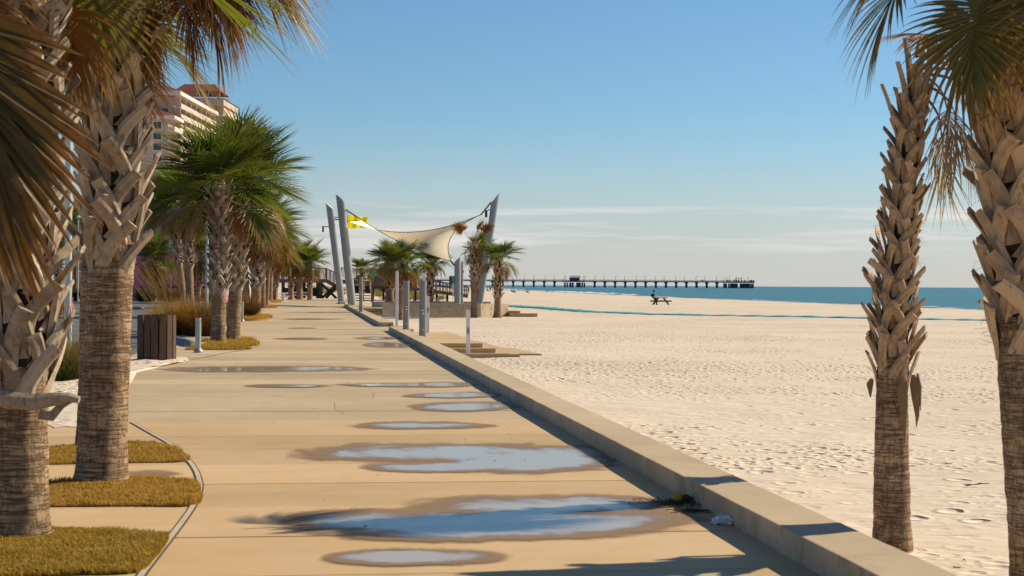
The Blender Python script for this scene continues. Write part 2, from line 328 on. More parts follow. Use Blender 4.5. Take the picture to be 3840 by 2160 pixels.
# ------------------------------------------------------------------ mesh helpers
class MB:
    def __init__(s): s.v = []; s.f = []; s.a = []
    def add(s, vs, fs, att=None):
        o = len(s.v); s.v += [tuple(x) for x in vs]; s.f += [tuple(i + o for i in f) for f in fs]
        s.a += list(att) if att is not None else [0.0] * len(vs)
        return s
    def box(s, c, d, rz=0, M=None):
        hx, hy, hz = d[0] / 2, d[1] / 2, d[2] / 2
        vs = [Vector((x, y, z)) for z in (-hz, hz) for y in (-hy, hy) for x in (-hx, hx)]
        if M is not None: vs = [M @ q for q in vs]
        if rz: vs = [Matrix.Rotation(rz, 3, 'Z') @ q for q in vs]
        c = Vector(c); vs = [q + c for q in vs]
        return s.add(vs, [(0, 2, 3, 1), (4, 5, 7, 6), (0, 1, 5, 4), (2, 6, 7, 3), (1, 3, 7, 5), (0, 4, 6, 2)])
    def beam(s, a, b, w_, h_):                  # a bar from a to b
        a, b = Vector(a), Vector(b); d = (b - a); L = d.length; d.normalize()
        side = d.cross(Vector((0, 0, 1)))
        side = side.normalized() if side.length > 1e-4 else Vector((1, 0, 0))
        up = side.cross(d)
        vs = [p + side * (i * w_ / 2) + up * (j * h_ / 2) for p in (a, b) for j in (-1, 1) for i in (-1, 1)]
        return s.add(vs, [(0, 2, 3, 1), (4, 5, 7, 6), (0, 1, 5, 4), (2, 6, 7, 3), (1, 3, 7, 5), (0, 4, 6, 2)])
    def tube(s, pts, rad, n=10, cap=True, cut=None):
        pts = [Vector(p) for p in pts]; rad = [rad] * len(pts) if isinstance(rad, (int, float)) else rad
        rings = []; ref = None; o = len(s.v); vs = []
        for i, p in enumerate(pts):
            d = (pts[min(i + 1, len(pts) - 1)] - pts[max(i - 1, 0)]).normalized()
            if ref is None:
                ref = d.orthogonal().normalized() if abs(d.z) < .95 else Vector((1, 0, 0))
            x = (ref - d * ref.dot(d)).normalized(); y = d.cross(x); ref = x
            for k in range(n):
                a = 2 * PI * k / n; vs.append(p + (x * math.cos(a) + y * math.sin(a)) * rad[i])
        fs = []
        for i in range(len(pts) - 1):
            for k in range(n):
                fs.append((i * n + k, i * n + (k + 1) % n, (i + 1) * n + (k + 1) % n, (i + 1) * n + k))
        if cap: fs.append(tuple(range(n))[::-1]); fs.append(tuple(range((len(pts) - 1) * n, len(pts) * n)))
        return s.add(vs, fs)
    def lathe(s, c, prof, n=16):                # prof: (radius, z)
        return s.tube([(c[0], c[1], c[2] + z) for r, z in prof], [r for r, z in prof], n)
    def prism(s, poly, z0, z1):
        n = len(poly)
        ar = sum(poly[i][0] * poly[(i + 1) % n][1] - poly[(i + 1) % n][0] * poly[i][1] for i in range(n))
        if ar < 0: poly = poly[::-1]
        vs = [(p[0], p[1], z0) for p in poly] + [(p[0], p[1], z1) for p in poly]
        fs = [tuple(range(n))[::-1], tuple(range(n, 2 * n))] + [(i, (i + 1) % n, n + (i + 1) % n, n + i) for i in range(n)]
        return s.add(vs, fs)
    def mesh(s, name, mat, smooth=False, attr=None):
        me = bpy.data.meshes.new(name); me.from_pydata(s.v, [], s.f); me.update()
        for mm in (mat if isinstance(mat, (list, tuple)) else [mat]): me.materials.append(MATS[mm])
        if smooth: me.polygons.foreach_set('use_smooth', [True] * len(me.polygons))
        if attr:
            at = me.attributes.new(attr, 'FLOAT', 'POINT'); at.data.foreach_set('value', s.a)
        return me
def link(name, data, parent=None, loc=(0, 0, 0), rot=(0, 0, 0), scale=None):
    o = bpy.data.objects.new(name, data); COL.objects.link(o); o.location = loc; o.rotation_euler = rot
    if scale is not None: o.scale = (scale,) * 3 if isinstance(scale, (int, float)) else scale
    if parent is not None: o.parent = parent
    return o
def obj(name, mb, mat, parent=None, smooth=False, attr=None, bevel=0, **k):
    me = mb.mesh(name, mat, smooth, attr)
    if bevel:
        bm = bmesh.new(); bm.from_mesh(me); bmesh.ops.bevel(bm, geom=bm.edges[:], offset=bevel, segments=2, affect='EDGES', profile=.6); bm.to_mesh(me); bm.free()
    return link(name, me, parent, **k)
def tag(o, label=None, cat=None, group=None, kind=None):
    if label: o['label'] = label
    if cat: o['category'] = cat
    if group: o['group'] = group
    if kind: o['kind'] = kind
    return o
def thing(name, label, cat, loc=(0, 0, 0), rz=0, group=None, kind=None):
    return tag(link(name, None, None, loc, (0, 0, rz)), label, cat, group, kind)
def smooth_auto(o, ang=40):
    me = o.data; me.polygons.foreach_set('use_smooth', [True] * len(me.polygons)); me.set_sharp_from_angle(angle=R_(ang))
    return o
def fbm(x, y, seed=0, oct=4):
    return mnoise.fractal(Vector((x, y, seed * 7.31)), 1.0, 2.0, oct)
# ------------------------------------------------------------------ terrain
def sstep(a, b, x):
    t = min(1, max(0, (x - a) / (b - a))); return t * t * (3 - 2 * t)
SHX = [-4000, 211, 336, 441, 934, 2600, 6000, 40000]; SHV = [84, 89.7, 91.5, 95, 112, 178, 260, 400]
def shoreX(y): return float(np.interp(y, SHX, SHV))
def zg(x, y):
    if x < 3.2 and y < 196: return -.06
    z = -.5
    z += .2 * sstep(122, 150, y) + .45 * sstep(190, 270, y) * sstep(45, 20, x)
    if y > 186: z += 1.3 * math.exp(-((x + 8) / 18) ** 2 - ((y - 232) / 30) ** 2) * sstep(186, 210, y)
    d = shoreX(y) - x + 3 * fbm(y * .02, 3.1)
    k = sstep(58, 0, d); z = z * (1 - k) + (-1.2) * k
    if d < 0: z = -1.2 + max(-3, d * .06)
    if x > 3.4:
        z += fbm(x * .22, y * .22, 1) * .05 * sstep(3.4, 5, x) + fbm(x * .9, y * .9, 2, 3) * .022 * sstep(3.4, 4.2, x) * sstep(80, 40, y)
    return z
def lines(segs):
    out = []
    for a, b, n in segs: out += list(np.linspace(a, b, n, endpoint=False))
    return out + [segs[-1][1]]
XL = lines([(-4000, -400, 12), (-400, -60, 14), (-60, 3.19, 24), (3.19, 3.21, 1), (3.21, 9, 48), (9, 26, 60), (26, 84, 42), (84, 120, 26), (120, 240, 26), (240, 700, 10)])
YL = lines([(-300, 4, 8), (4, 8, 10), (8, 26, 130), (26, 60, 100), (60, 130, 70), (130, 300, 60), (300, 1000, 60), (1000, 2800, 24), (2800, 6000, 10), (6000, 40000, 6)])
vs = [(x, y, zg(x, y)) for y in YL for x in XL]; nx = len(XL)
fs = [(j * nx + i, j * nx + i + 1, (j + 1) * nx + i + 1, (j + 1) * nx + i) for j in range(len(YL) - 1) for i in range(nx - 1)]
tag(obj('beach', MB().add(vs, fs), 'sand', smooth=True), 'pale sand beach with footprints', kind='structure')
tag(obj('sea', MB().add([(40, -3000, -1.2), (60000, -3000, -1.2), (60000, 60000, -1.2), (40, 60000, -1.2)], [(0, 1, 2, 3)]), 'sea_water'), 'calm blue green sea', kind='structure')

# surf along the waterline
rnd = random.Random(4)
fm = MB()
for y0, y1, off, wd in ((330, 345, 1.5, 1.0), (480, 900, .8, 2.6), (560, 800, 9, 1.8), (900, 1900, 1, 5), (1000, 1500, 16, 3), (232, 238, 1.0, .8), (264, 270, 5, 1.0)):
    n = int((y1 - y0) / 4) + 3; pts = []
    for i in range(n):
        y = y0 + (y1 - y0) * i / (n - 1); t = i / (n - 1)
        wloc = wd * (math.sin(PI * t) ** .4) * max(.04, .55 + 1.1 * fbm(y * .06, off))
        x = shoreX(y) + off + 1.6 * fbm(y * .025, off + 5); pts.append((x, y, wloc))
    o = len(fm.v); vv = []; ff = []
    for x, y, q in pts: vv += [(x - q * .5, y, -1.16), (x, y, -1.16 + .28 * min(1, q)), (x + q * .5, y, -1.16)]
    for i in range(n - 1):
        ff += [(3 * i, 3 * i + 3, 3 * i + 4, 3 * i + 1), (3 * i + 1, 3 * i + 4, 3 * i + 5, 3 * i + 2)]
    fm.add(vv, ff)
tag(obj('surf_foam', fm, 'foam', smooth=True), 'white foam of small breaking waves along the waterline', kind='stuff')

# ------------------------------------------------------------------ car park on the inland side
tag(obj('car_park', MB().prism([(-75, 30.5), (-5.4, 33.2), (-4.1, 38.6), (-3.45, 40), (-3.45, 44.5), (-4.4, 46), (-4.4, 140), (-75, 140)], -.3, -.035), 'asphalt'), 'grey asphalt car park', kind='structure')
pl = thing('parking_lines', 'white painted bay lines on the asphalt', 'markings', kind='structure')
for i in range(14):
    y = 52 + 6.2 * i
    obj('painted_line', MB().add([(-14, y, -.030), (-6, y, -.030), (-6, y + .12, -.030), (-14, y + .12, -.030)], [(0, 1, 2, 3)]), 'paint_line', pl)
for i in range(9):
    y = 66 + 8 * i
    obj('painted_line', MB().add([(-30, y, -.030), (-21, y, -.030), (-21, y + .12, -.030), (-30, y + .12, -.030)], [(0, 1, 2, 3)]), 'paint_line', pl)
tag(obj('kerb', MB().box((-40, 140.2, .02), (71, .4, .22)), 'concrete_pale', bevel=.03), 'pale kerb at the far side of the car park', kind='structure')
tag(obj('planting_bed', MB().prism([(-75, 140.4), (-4.5, 140.4), (-4.5, 150), (-75, 150)], -.2, .06), 'sand_soil'), kind='structure')

# ------------------------------------------------------------------ promenade: slabs with open joints
prom = thing('promenade', 'tan concrete promenade of wide slabs beside the beach', 'promenade', kind='structure')
obj('joint_bed', MB().prism([(-9.5, 1), (2.95, 1), (2.95, 60.6), (2.7, 66), (2.6, 196), (-4.1, 196), (-4.1, 20.5), (-9.5, 20.5)], -.3, -.014), 'joint_dark', prom)
JT = [2.265 + 1.493 * i for i in range(12)]; JT = [j for j in JT if j < 19.6] + [20.76 + 1.493 * i for i in range(27)]
JT += list(np.arange(JT[-1] + 3, 194, 3.0)) + [195.5]
rnd = random.Random(8)
for i in range(len(JT) - 1):
    y0, y1 = JT[i] + .004, JT[i + 1] - .004
    if abs(JT[i + 1] - 20.76) < .01: y1 -= .012
    xl = -9.4 if y1 < 20.8 else -4.15
    xr = (2.985 - .0026 * ((y0 + y1) / 2 - 10) + .03) if y0 < 60 else (3.9 if y0 < 66 else 2.8 - .0026 * ((y0 + y1) / 2 - 66))
    if y0 > 130: xr = 4.2
    dz = rnd.uniform(-.0025, .0025)
    obj('slab', MB().prism([(xl, y0), (xr, y0), (xr, y1), (xl, y1)], -.16, dz), 'concrete' if y0 < 20.7 else 'concrete_grey', prom)

def ribbon(pts, wd, z):
    mb = MB(); pts = [Vector((p[0], p[1])) for p in pts]; vv = []
    for i, p in enumerate(pts):
        d = (pts[min(i + 1, len(pts) - 1)] - pts[max(0, i - 1)]).normalized(); n = Vector((-d.y, d.x))
        vv += [(p.x + n.x * wd / 2, p.y + n.y * wd / 2, z), (p.x - n.x * wd / 2, p.y - n.y * wd / 2, z)]
    return mb.add(vv, [(2 * i + 1, 2 * i + 3, 2 * i + 2, 2 * i) for i in range(len(pts) - 1)])
def curve(px, n=8, z=0):                        # smooth line through ground pixels
    q = [G(u, v, z) for u, v in px]; out = []
    for i in range(len(q) - 1):
        p0, p1, p2, p3 = q[max(0, i - 1)], q[i], q[i + 1], q[min(len(q) - 1, i + 2)]
        for k in range(n):
            t = k / n
            out.append(.5 * (2 * p1 + (p2 - p0) * t + (2 * p0 - 5 * p1 + 4 * p2 - p3) * t * t + (3 * p1 - p0 - 3 * p2 + p3) * t ** 3))
    return out + [q[-1]]
seam1 = curve([(494, 1584), (560, 1622), (640, 1668), (702, 1723), (735, 1768), (749, 1816), (745, 1850), (722, 1902), (690, 1950), (636, 2022), (580, 2094), (530, 2160), (470, 2260)])
seam2 = curve([(640, 1366), (728, 1346), (782, 1336), (853, 1322), (904, 1314), (946, 1305), (974, 1294), (978, 1289), (972, 1282), (940, 1275)])
seam3 = curve([(932, 1204), (985, 1200), (1020, 1194.5), (1024, 1191), (1000, 1185)])
for sm, wd in ((seam1, .046), (seam2, .06), (seam3, .09)):
    s_ = ribbon(sm, wd + .02, .0045); obj('seam_gap', s_, 'joint_dark', prom)
    obj('seam_strip', ribbon(sm, wd - .006, .0085), 'concrete_pale', prom)

# sandy soil lying over the concrete beside the bin and under the grasses
def patch(name, px, mat, z=.012, lab=None):
    pts = [(q.x, q.y) for q in curve(px + px[:1], 5)][:-1]
    c = sum((Vector(p) for p in pts), Vector((0, 0))) / len(pts); n = len(pts); R = 7; vv = [(c.x, c.y, z + .03)]; ff = []
    for k in range(1, R + 1):
        for i, p in enumerate(pts):
            t = k / R; x, y = c.x + (p[0] - c.x) * t, c.y + (p[1] - c.y) * t
            j = fbm(x * 2.3, y * 2.3, 9) * .05 * (1 if k < R else 0)
            wob = 1 + (fbm(x * 3, y * 3, 4) * .06 if k == R else 0)
            vv.append((c.x + (x - c.x) * wob, c.y + (y - c.y) * wob, z + .03 * (1 - t * t) + max(0, j) if k < R else z - .008))
    for i in range(n): ff.append((0, 1 + i, 1 + (i + 1) % n))
    for k in range(R - 1):
        for i in range(n):
            a = 1 + k * n + i; b_ = 1 + k * n + (i + 1) % n; ff.append((a, a + n, b_ + n, b_))
    mb = MB().add(vv, ff)
    return tag(obj(name, mb, mat, smooth=True), lab, kind='structure')
patch('sand_patch', [(514, 1397), (563, 1386), (646, 1365), (708, 1353), (690, 1341), (600, 1340), (420, 1345), (250, 1365), (120, 1440), (90, 1560), (190, 1594), (330, 1588), (450, 1500)], 'sand', .014, 'pale loose sand spilled round the wooden bin')
patch('sand_bed', [(640, 1263), (700, 1266), (790, 1264), (860, 1245), (880, 1228), (800, 1222), (700, 1222), (620, 1240)], 'sand', .014, 'sandy bed under the tall grasses')

# ------------------------------------------------------------------ low kerb wall between promenade and beach
def two_mat(o, top, side):
    me = o.data; me.materials.clear(); me.materials.append(MATS[side]); me.materials.append(MATS[top])
    for p in me.polygons: p.material_index = 1 if p.normal.z > .7 else 0
    return o
def kerb(name, label, ys, fin, fout, zt=.17, zb=-.9):
    t = thing(name, label, 'wall')
    for a, b in zip(ys[:-1], ys[1:]):
        a += .003; b -= .003
        n = 26; ys_ = [a + (b - a) * i / n for i in range(n + 1)]; jt = lambda y, k: .005 * fbm(y * 1.7, k, 3) + .004 * fbm(y * 7, k, 5)
        o = obj('wall_segment', MB().prism([(fin(y) + jt(y, 1), y) for y in ys_] + [(fout(y) + jt(y, 9), y) for y in ys_[::-1]], zb, zt), 'concrete_face', t, bevel=.011)
        two_mat(o, 'concrete_kerb', 'concrete_face')
    return t
kerb('kerb_wall', 'long low concrete wall with flat top running beside the near sand', [1.5, 6.2, 12.5, 18.6, 24.7, 30.8, 36.9, 43, 49.1, 55.2, 60.6],
     lambda y: 2.995 - .0026 * (y - 10), lambda y: 3.425 - .0022 * (y - 10))
fw = kerb('kerb_wall', 'shorter low concrete wall further along between promenade and far steps', [66.7, 73, 79, 85, 91, 97, 103, 109, 115, 121, 128],
     lambda y: 2.78 - .0026 * (y - 66.7), lambda y: 3.34 - .004 * (y - 66.7))
obj('drain_hole', MB().tube([(3.18, 66.69, .06), (3.18, 66.75, .06)], .035, 10), 'dark_metal', fw)
tag(obj('kerb_end', MB().prism([(2.52, 143), (3.0, 143), (3.1, 150), (2.5, 150)], -.4, .17), 'concrete_kerb', bevel=.012), 'short low concrete kerb behind the far mast', 'kerb')

# landing pad with steps to the sand, near the showers
lp = thing('beach_steps', 'near concrete landing with three steps beside the shower towers', 'steps')
pr_ = G(1810, 1287, -.1); XR, YF = pr_.x, pr_.y
for k, nm in enumerate(('landing', 'step', 'step')):
    zt = -.1 - .14 * k; xr = XR + .36 * k; yf = YF - .42 * k; o_ = 0 if k == 0 else .01
    obj(nm, MB().prism([(3.36, yf), (xr, yf), (xr, 62.5 - .3 * k), (3.36, 62.5 - .3 * k)], zt - .145 - (0 if k == 0 else .002), zt), 'concrete', lp, bevel=.015)
obj('footing', MB().prism([(3.4, YF - .9), (XR + 1.05, YF - .9), (XR + 1.05, 61.5), (3.4, 61.5)], -.8, -.40), 'concrete', lp, bevel=.01)
obj('apron', MB().prism([(XR + 1.0, YF + .6), (XR + 1.9, YF + .4), (XR + 1.6, YF + 5), (XR + 1.0, YF + 6)], -.7, -.445), 'concrete', lp)

# far plaza, its steps, and the planter walls
tag(obj('plaza', MB().prism([(3.08, 118), (5.2, 118), (5.2, 126), (12.5, 126), (12.5, 152), (4.2, 152), (4.2, 129), (3.08, 129)], -.7, -.004), 'concrete'), 'concrete plaza under the shade sail', kind='structure')
fs_ = thing('beach_steps', 'far flight of four concrete steps left of the planter wall', 'steps')
for k in range(4):
    obj('step', MB().prism([(3.1, 118 - .55 * (k + 1)), (5.1 + .45 * k, 118 - .55 * (k + 1)), (5.1 + .45 * k, 117.995), (3.1, 117.995)], -.9, -.004 - .15 * (k + 1) - .002), 'concrete', fs_, bevel=.015)
pw = thing('planter', 'low concrete planter wall round the palms below the shade sail', 'planter')
a_, b_, c_ = G(1442, 1139, .42), G(1803, 1139, .42), G(1907, 1138, .42)
def wallseg(name, p, q, th, z0, z1, par, mat='concrete_face'):
    d = (Vector((q.x - p.x, q.y - p.y, 0))).normalized(); n = Vector((-d.y, d.x, 0)) * th
    return two_mat(obj(name, MB().prism([(p.x, p.y), (q.x, q.y), (q.x + n.x, q.y + n.y), (p.x + n.x, p.y + n.y)], z0, z1), mat, par, bevel=.012), 'concrete_kerb', mat)
dv = (b_ - a_).normalized()
wallseg('front_wall', a_, b_ - dv * .01, .4, -1, .42, pw)
wallseg('side_wall', b_, c_, .4, -1, .417, pw)
e_, f_ = G(1404, 1131, .42), G(1842, 1131, .42)
wallseg('back_wall', e_, f_, .45, -.6, .42, pw)
q1 = [(a_.x + .3, a_.y + .3), (b_.x - .1, b_.y + .35), (c_.x - .4, c_.y + .1), (f_.x - .2, f_.y - .2), (e_.x + 2.5, e_.y - .2)]
obj('soil', MB().prism(q1, -.5, .27), 'sand_soil', pw)
st_ = thing('beach_steps', 'two small concrete steps at the seaward end of the planter', 'steps')
g_ = G(1907, 1176, -.38)
obj('step', MB().prism([(c_.x + .02, c_.y - .6), (c_.x + .75, c_.y - .6), (c_.x + .75, c_.y + 2), (c_.x + .02, c_.y + 2)], -.7, -.08), 'concrete', st_, bevel=.01)
obj('step', MB().prism([(c_.x + .02, c_.y - 1), (c_.x + 1.9, c_.y - 1), (c_.x + 1.9, c_.y - .61), (c_.x + .02, c_.y - .61)], -.7, -.24), 'concrete', st_, bevel=.01)

# ------------------------------------------------------------------ puddles on the promenade
PUD = [
 [(1586, 2093, 370, 36)],
 [(1560, 1965, 540, 62), (2000, 1960, 660, 66), (2050, 1900, 560, 52), (1750, 1985, 580, 54)],
 [(1620, 1702, 540, 44), (1950, 1705, 350, 46), (1950, 1740, 400, 40), (1700, 1752, 360, 24), (2080, 1735, 230, 40)],
 [(1586, 1597, 270, 18)],
 [(1730, 1527, 225, 19), (1810, 1524, 130, 20)],
 [(1690, 1484, 190, 11), (1780, 1482, 110, 12)],
 [(1530, 1444, 260, 9), (1650, 1443, 150, 11)],
 [(1075, 1448, 180, 7)],
 [(900, 1386, 330, 12), (1100, 1383, 330, 11)],
 [(1420, 1269, 95, 7)],
 [(1450, 1294, 100, 11), (1500, 1296, 60, 9)],
 [(1128, 1271, 110, 5)],
 [(1170, 1197, 120, 3.4)],
 [(1130, 1231, 60, 2.4)],
 [(560, 1780, 120, 16)],
]
for i, lobes in enumerate(PUD):
    u0 = min(l[0] - l[2] for l in lobes); u1 = max(l[0] + l[2] for l in lobes); v0 = min(l[1] - l[3] for l in lobes); v1 = max(l[1] + l[3] for l in lobes)
    du, dv_ = (u1 - u0) * .16, (v1 - v0) * .16; u0 -= du; u1 += du; v0 -= dv_; v1 += dv_; nu, nv = 56, 32; vv = []; aa = []
    for j in range(nv + 1):
        for k in range(nu + 1):
            u = u0 + (u1 - u0) * k / nu; v = v0 + (v1 - v0) * j / nv
            p = G(u, v, .0); x = min(p.x, 2.96 - .0026 * (p.y - 10)) if p.y < 61 else min(p.x, 2.6)
            vv.append((x, p.y, .0072))
            s_ = -9
            for l in lobes: s_ = max(s_, 1 - ((u - l[0]) / l[2]) ** 2 - ((v - l[1]) / l[3]) ** 2)
            aa.append(.82 * s_ if i != 14 else min(.26, .32 * s_))
    ff = [(j * (nu + 1) + k, j * (nu + 1) + k + 1, (j + 1) * (nu + 1) + k + 1, (j + 1) * (nu + 1) + k)[::-1] for j in range(nv) for k in range(nu)]
    mb = MB().add(vv, ff, aa)
    tag(obj('puddle', mb, 'puddle_water', attr='wet'), 'shallow rain puddle with brown damp rim on the promenade', kind='structure')
# crack lines in the slabs
for px in ([(1254, 1510), (1258, 1535), (1290, 1548), (1280, 1553), (1340, 1560), (1404, 1567)], [(1400, 1472), (1402, 1488), (1396, 1494)]):
    obj('crack', ribbon([(G(u, v).x, G(u, v).y) for u, v in px], .004, .0042), 'joint_dark', prom)
# ------------------------------------------------------------------ cabbage palms: fronds, boots, trunks
def frond_mesh(name, seed, pitch, mat, petmat, Lp=.95, Lb=1.0, nseg=40, droop=.5, dead=0., stations=6, fold=.30, wmax=.026, spread=128, rollset=None):
    """fan frond growing towards +X at the given pitch; gravity is -Z"""
    r = random.Random(seed); mb = MB(); pm = MB()
    a = pitch; p = Vector((0, 0, 0)); pts = [p.copy()]; yaw = r.uniform(-.08, .08); n = 7; angs = [a]
    for i in range(n):
        a -= (.06 + .16 * dead) * (i / n) * (1 if a > -1.35 else 0) + r.uniform(-.01, .01)
        p = p + Vector((math.cos(a) * math.cos(yaw), math.sin(yaw) * math.cos(a), math.sin(a))) * (Lp / n); pts.append(p.copy()); angs.append(a)
    w0 = [.030 - .017 * min(1, i / n * 1.3) for i in range(n + 1)]
    # petiole as a flattened tube
    vv = []; 
    for i, q in enumerate(pts):
        t = (pts[min(n, i + 1)] - pts[max(0, i - 1)]).normalized(); s_ = t.cross(Vector((0, 0, 1))); s_ = s_.normalized() if s_.length > .05 else Vector((0, 1, 0)); u_ = s_.cross(t)
        vv += [q + s_ * w0[i], q + u_ * w0[i] * .45, q - s_ * w0[i], q - u_ * w0[i] * .6]
    pf = [(4 * i + k, 4 * i + (k + 1) % 4, 4 * i + 4 + (k + 1) % 4, 4 * i + 4 + k) for i in range(n) for k in range(4)]
    mb.add(vv, pf, [0.0] * len(vv)); npf = len(pf)
    # costa bends down inside the blade
    cn = 6; cpts = [p.copy()]; ct = [a]; ca = a; cl = .36 * Lb
    for i in range(cn):
        ca -= (.05 + .09 * droop) * (1 if ca > -1.5 else 0)
        p = p + Vector((math.cos(ca), 0, math.sin(ca))) * (cl / cn); cpts.append(p.copy()); ct.append(ca)
    roll = r.uniform(-.35, .35) if rollset is None else rollset
    for i in range(nseg):
        q = -1 + 2 * (i + .5) / nseg; q += r.uniform(-.4, .4) / nseg
        cpos = (1 - abs(q)) * cn; k = min(cn - 1, int(cpos)); f = cpos - k
        o = cpts[k].lerp(cpts[k + 1], f); ang = ct[k] * (1 - f) + ct[k + 1] * f
        T = Vector((math.cos(ang), 0, math.sin(ang))); S = Vector((0, 1, 0)); N = Vector((-math.sin(ang), 0, math.cos(ang)))
        S2 = S * math.cos(roll) + N * math.sin(roll); N = N * math.cos(roll) - S * math.sin(roll); S = S2
        phi = R_(spread) * q
        d = (T * math.cos(phi) + S * math.sin(phi) + N * (fold * abs(math.sin(phi)) - .10 + r.uniform(-.05, .05))).normalized()
        L = Lb * (1 - .34 * abs(q) ** 1.6) * r.uniform(.88, 1.06)
        if r.random() < .06 + .1 * dead: L *= r.uniform(.45, .8)
        gx = Vector((r.uniform(-.25, .25) * (dead + .15), r.uniform(-.25, .25) * (dead + .15), -1))
        wm = wmax * r.uniform(.85, 1.1) * (1 - .35 * dead)
        x = o.copy(); vv = []; aa = []
        for s in range(stations + 1):
            t = s / stations
            wd = wm * (.35 + .65 * min(1, t / .4)) * (1 if t < .45 else max(.02, (1 - (t - .45) / .55) ** .9))
            side = N.cross(d); side = side.normalized() if side.length > .01 else S
            nn = d.cross(side)
            vv += [x + side * wd + nn * wd * .45, x, x - side * wd + nn * wd * .45]; aa += [t] * 3
            d = (d + gx * (((.02 + droop * .75 * t * t) * (1 + .5 * r.random()) * 2.6 + dead * 1.0) / stations)).normalized()
            x = x + d * (L / stations)
        ff = []
        for s in range(stations):
            b = 3 * s; ff += [(b, b + 3, b + 4, b + 1), (b + 1, b + 4, b + 5, b + 2)]
        mb.add(vv, ff, aa)
    me = mb.mesh(name, [petmat, mat], False, 'tip')
    mi = np.ones(len(mb.f), dtype=np.int32); mi[:npf] = 0; me.polygons.foreach_set('material_index', mi)
    return me
FR = {}
def classes(key, nseg, st, wm):
    spec = {'spear': (R_(84), 'frond_green', 'petiole_green', .35, .95, .05, 0, .5, 50), 'up': (R_(64), 'frond_green', 'petiole_green', .62, 1.1, .12, 0, .32, 120),
            'tall': (R_(76), 'frond_green', 'petiole_green', .85, 1.12, .14, 0, .3, 115), 'mid': (R_(40), 'frond_green', 'petiole_green', .75, 1.12, .18, 0, .30, 128), 'flat': (R_(14), 'frond_green', 'petiole_green', .8, 1.1, .28, 0, .25, 128),
            'low': (R_(-10), 'frond_olive', 'petiole_green', .8, 1.0, .45, .1, .2, 125), 'rust': (R_(-20), 'frond_brown', 'petiole_brown', .75, .92, .6, .6, .1, 115),
            'hang': (R_(-38), 'frond_brown', 'petiole_brown', .6, .72, .7, 1.6, .0, 100), 'dryfan': (R_(58), 'frond_brown', 'petiole_brown', .75, .55, .15, .1, .2, 110), 'blade': (R_(-32), 'frond_rusty', 'petiole_green', .45, 1.25, .06, 0, .12, 40), 'tan': (R_(-42), 'frond_tan', 'petiole_brown', .5, .68, .7, 1.8, .0, 90)}
    for c, (pt, mt, pm, lp, lb, dr, de, fo, spd) in spec.items():
        FR[key, c] = [frond_mesh('frond_' + c, 11 * k + len(FR) * 101, pt + (k - 1) * .12, mt, pm, lp * (1 + .1 * (k - 1)), lb, nseg, dr, de, st, fo, wm * (2.1 if c == 'blade' else 1), spd, {'blade': 1.25, 'dryfan': 1.1}.get(c)) for k in range(3)]
classes('near', 46, 8, .023)
classes('mid', 40, 6, .027)
classes('far', 28, 4, .036)

def boot_mesh(seed, R=.16, size=1.0, lean=0.0, stubL=.16):
    r = random.Random(seed); mb = MB()
    def cyl(th, rho, z): return Vector((rho * math.cos(th), rho * math.sin(th), z))
    def strap(path, wd, th_):
        vv = []
        for i, (th, rho, z) in enumerate(path):
            c = cyl(th, rho, z); nx_ = cyl(*path[min(i + 1, len(path) - 1)]) - cyl(*path[max(i - 1, 0)])
            t = nx_.normalized(); out = Vector((math.cos(th), math.sin(th), 0)); s_ = t.cross(out).normalized(); o_ = s_.cross(t)
            w2 = wd[i] / 2; h = th_[i]
            vv += [c + s_ * w2 - o_ * h * .2, c + s_ * w2 * .55 + o_ * h * .9, c + o_ * h * .75, c - s_ * w2 * .55 + o_ * h * .9, c - s_ * w2 - o_ * h * .2, c - o_ * h * .6]
        n = 6; ff = [(n * i + k, n * i + (k + 1) % n, n * i + n + (k + 1) % n, n * i + n + k)[::-1] for i in range(len(path) - 1) for k in range(n)]
        ff += [tuple(range(n)), tuple(range(n * (len(path) - 1), n * len(path)))[::-1]]
        mb.add(vv, ff)
    L = .34 * size * r.uniform(.9, 1.1); n = 6; path = []; wd = []; th_ = []; o1 = r.uniform(.075, .115)
    for i in range(n + 1):
        t = i / n * (1 + stubL)
        path.append((lean * (t - .5) * 2, R - .022 + .030 * t + o1 * t * t, L * t - .04)); wd.append((.165 - .20 * t if t < .3 else .105 - .012 * (t - .3)) * size); th_.append(.017 + .006 * math.sin(PI * min(1, t)))
    wd[-1] *= 1.04; strap(path, wd, th_)
    # the torn edge of the sheath beside its foot
    strap([(-lean * .9, R - .012, -.03), (-lean * .55, R + .006, L * .16), (-lean * .1, R + .004, L * .34)], [.05 * size, .04 * size, .012 * size], [.010, .009, .006])
    return mb
BOOT = {}
for mt in ('boot_grey', 'boot_brown'):
    BOOT[mt] = [smooth_mesh for smooth_mesh in (boot_mesh(20 + k, lean=(-.40, .40, -.33, .34, -.47, .46)[k], stubL=(0, .05, .12, .0, .22, .15)[k]).mesh('boot', mt) for k in range(6))]
def stub_mesh(L, mat):
    mb = MB(); vv = []
    for i in range(5):
        t = i / 4; w_ = .040 - .012 * t; h_ = .018 - .005 * t; x = .02 + .06 * t * t
        vv += [(x - h_, -w_, L * t), (x + h_, -w_ * .5, L * t), (x + h_ * .6, 0, L * t), (x + h_, w_ * .5, L * t), (x - h_, w_, L * t), (x - h_ * 1.2, 0, L * t)]
    ff = [(6 * i + k, 6 * i + (k + 1) % 6, 6 * i + 6 + (k + 1) % 6, 6 * i + 6 + k) for i in range(4) for k in range(6)] + [tuple(range(6))[::-1], tuple(range(24, 30))]
    return mb.add(vv, ff).mesh('petiole_stub', mat)
STUB = {(mt, k): stub_mesh((.3, .45, .6)[k], mt) for mt in ('boot_grey', 'boot_brown') for k in range(3)}
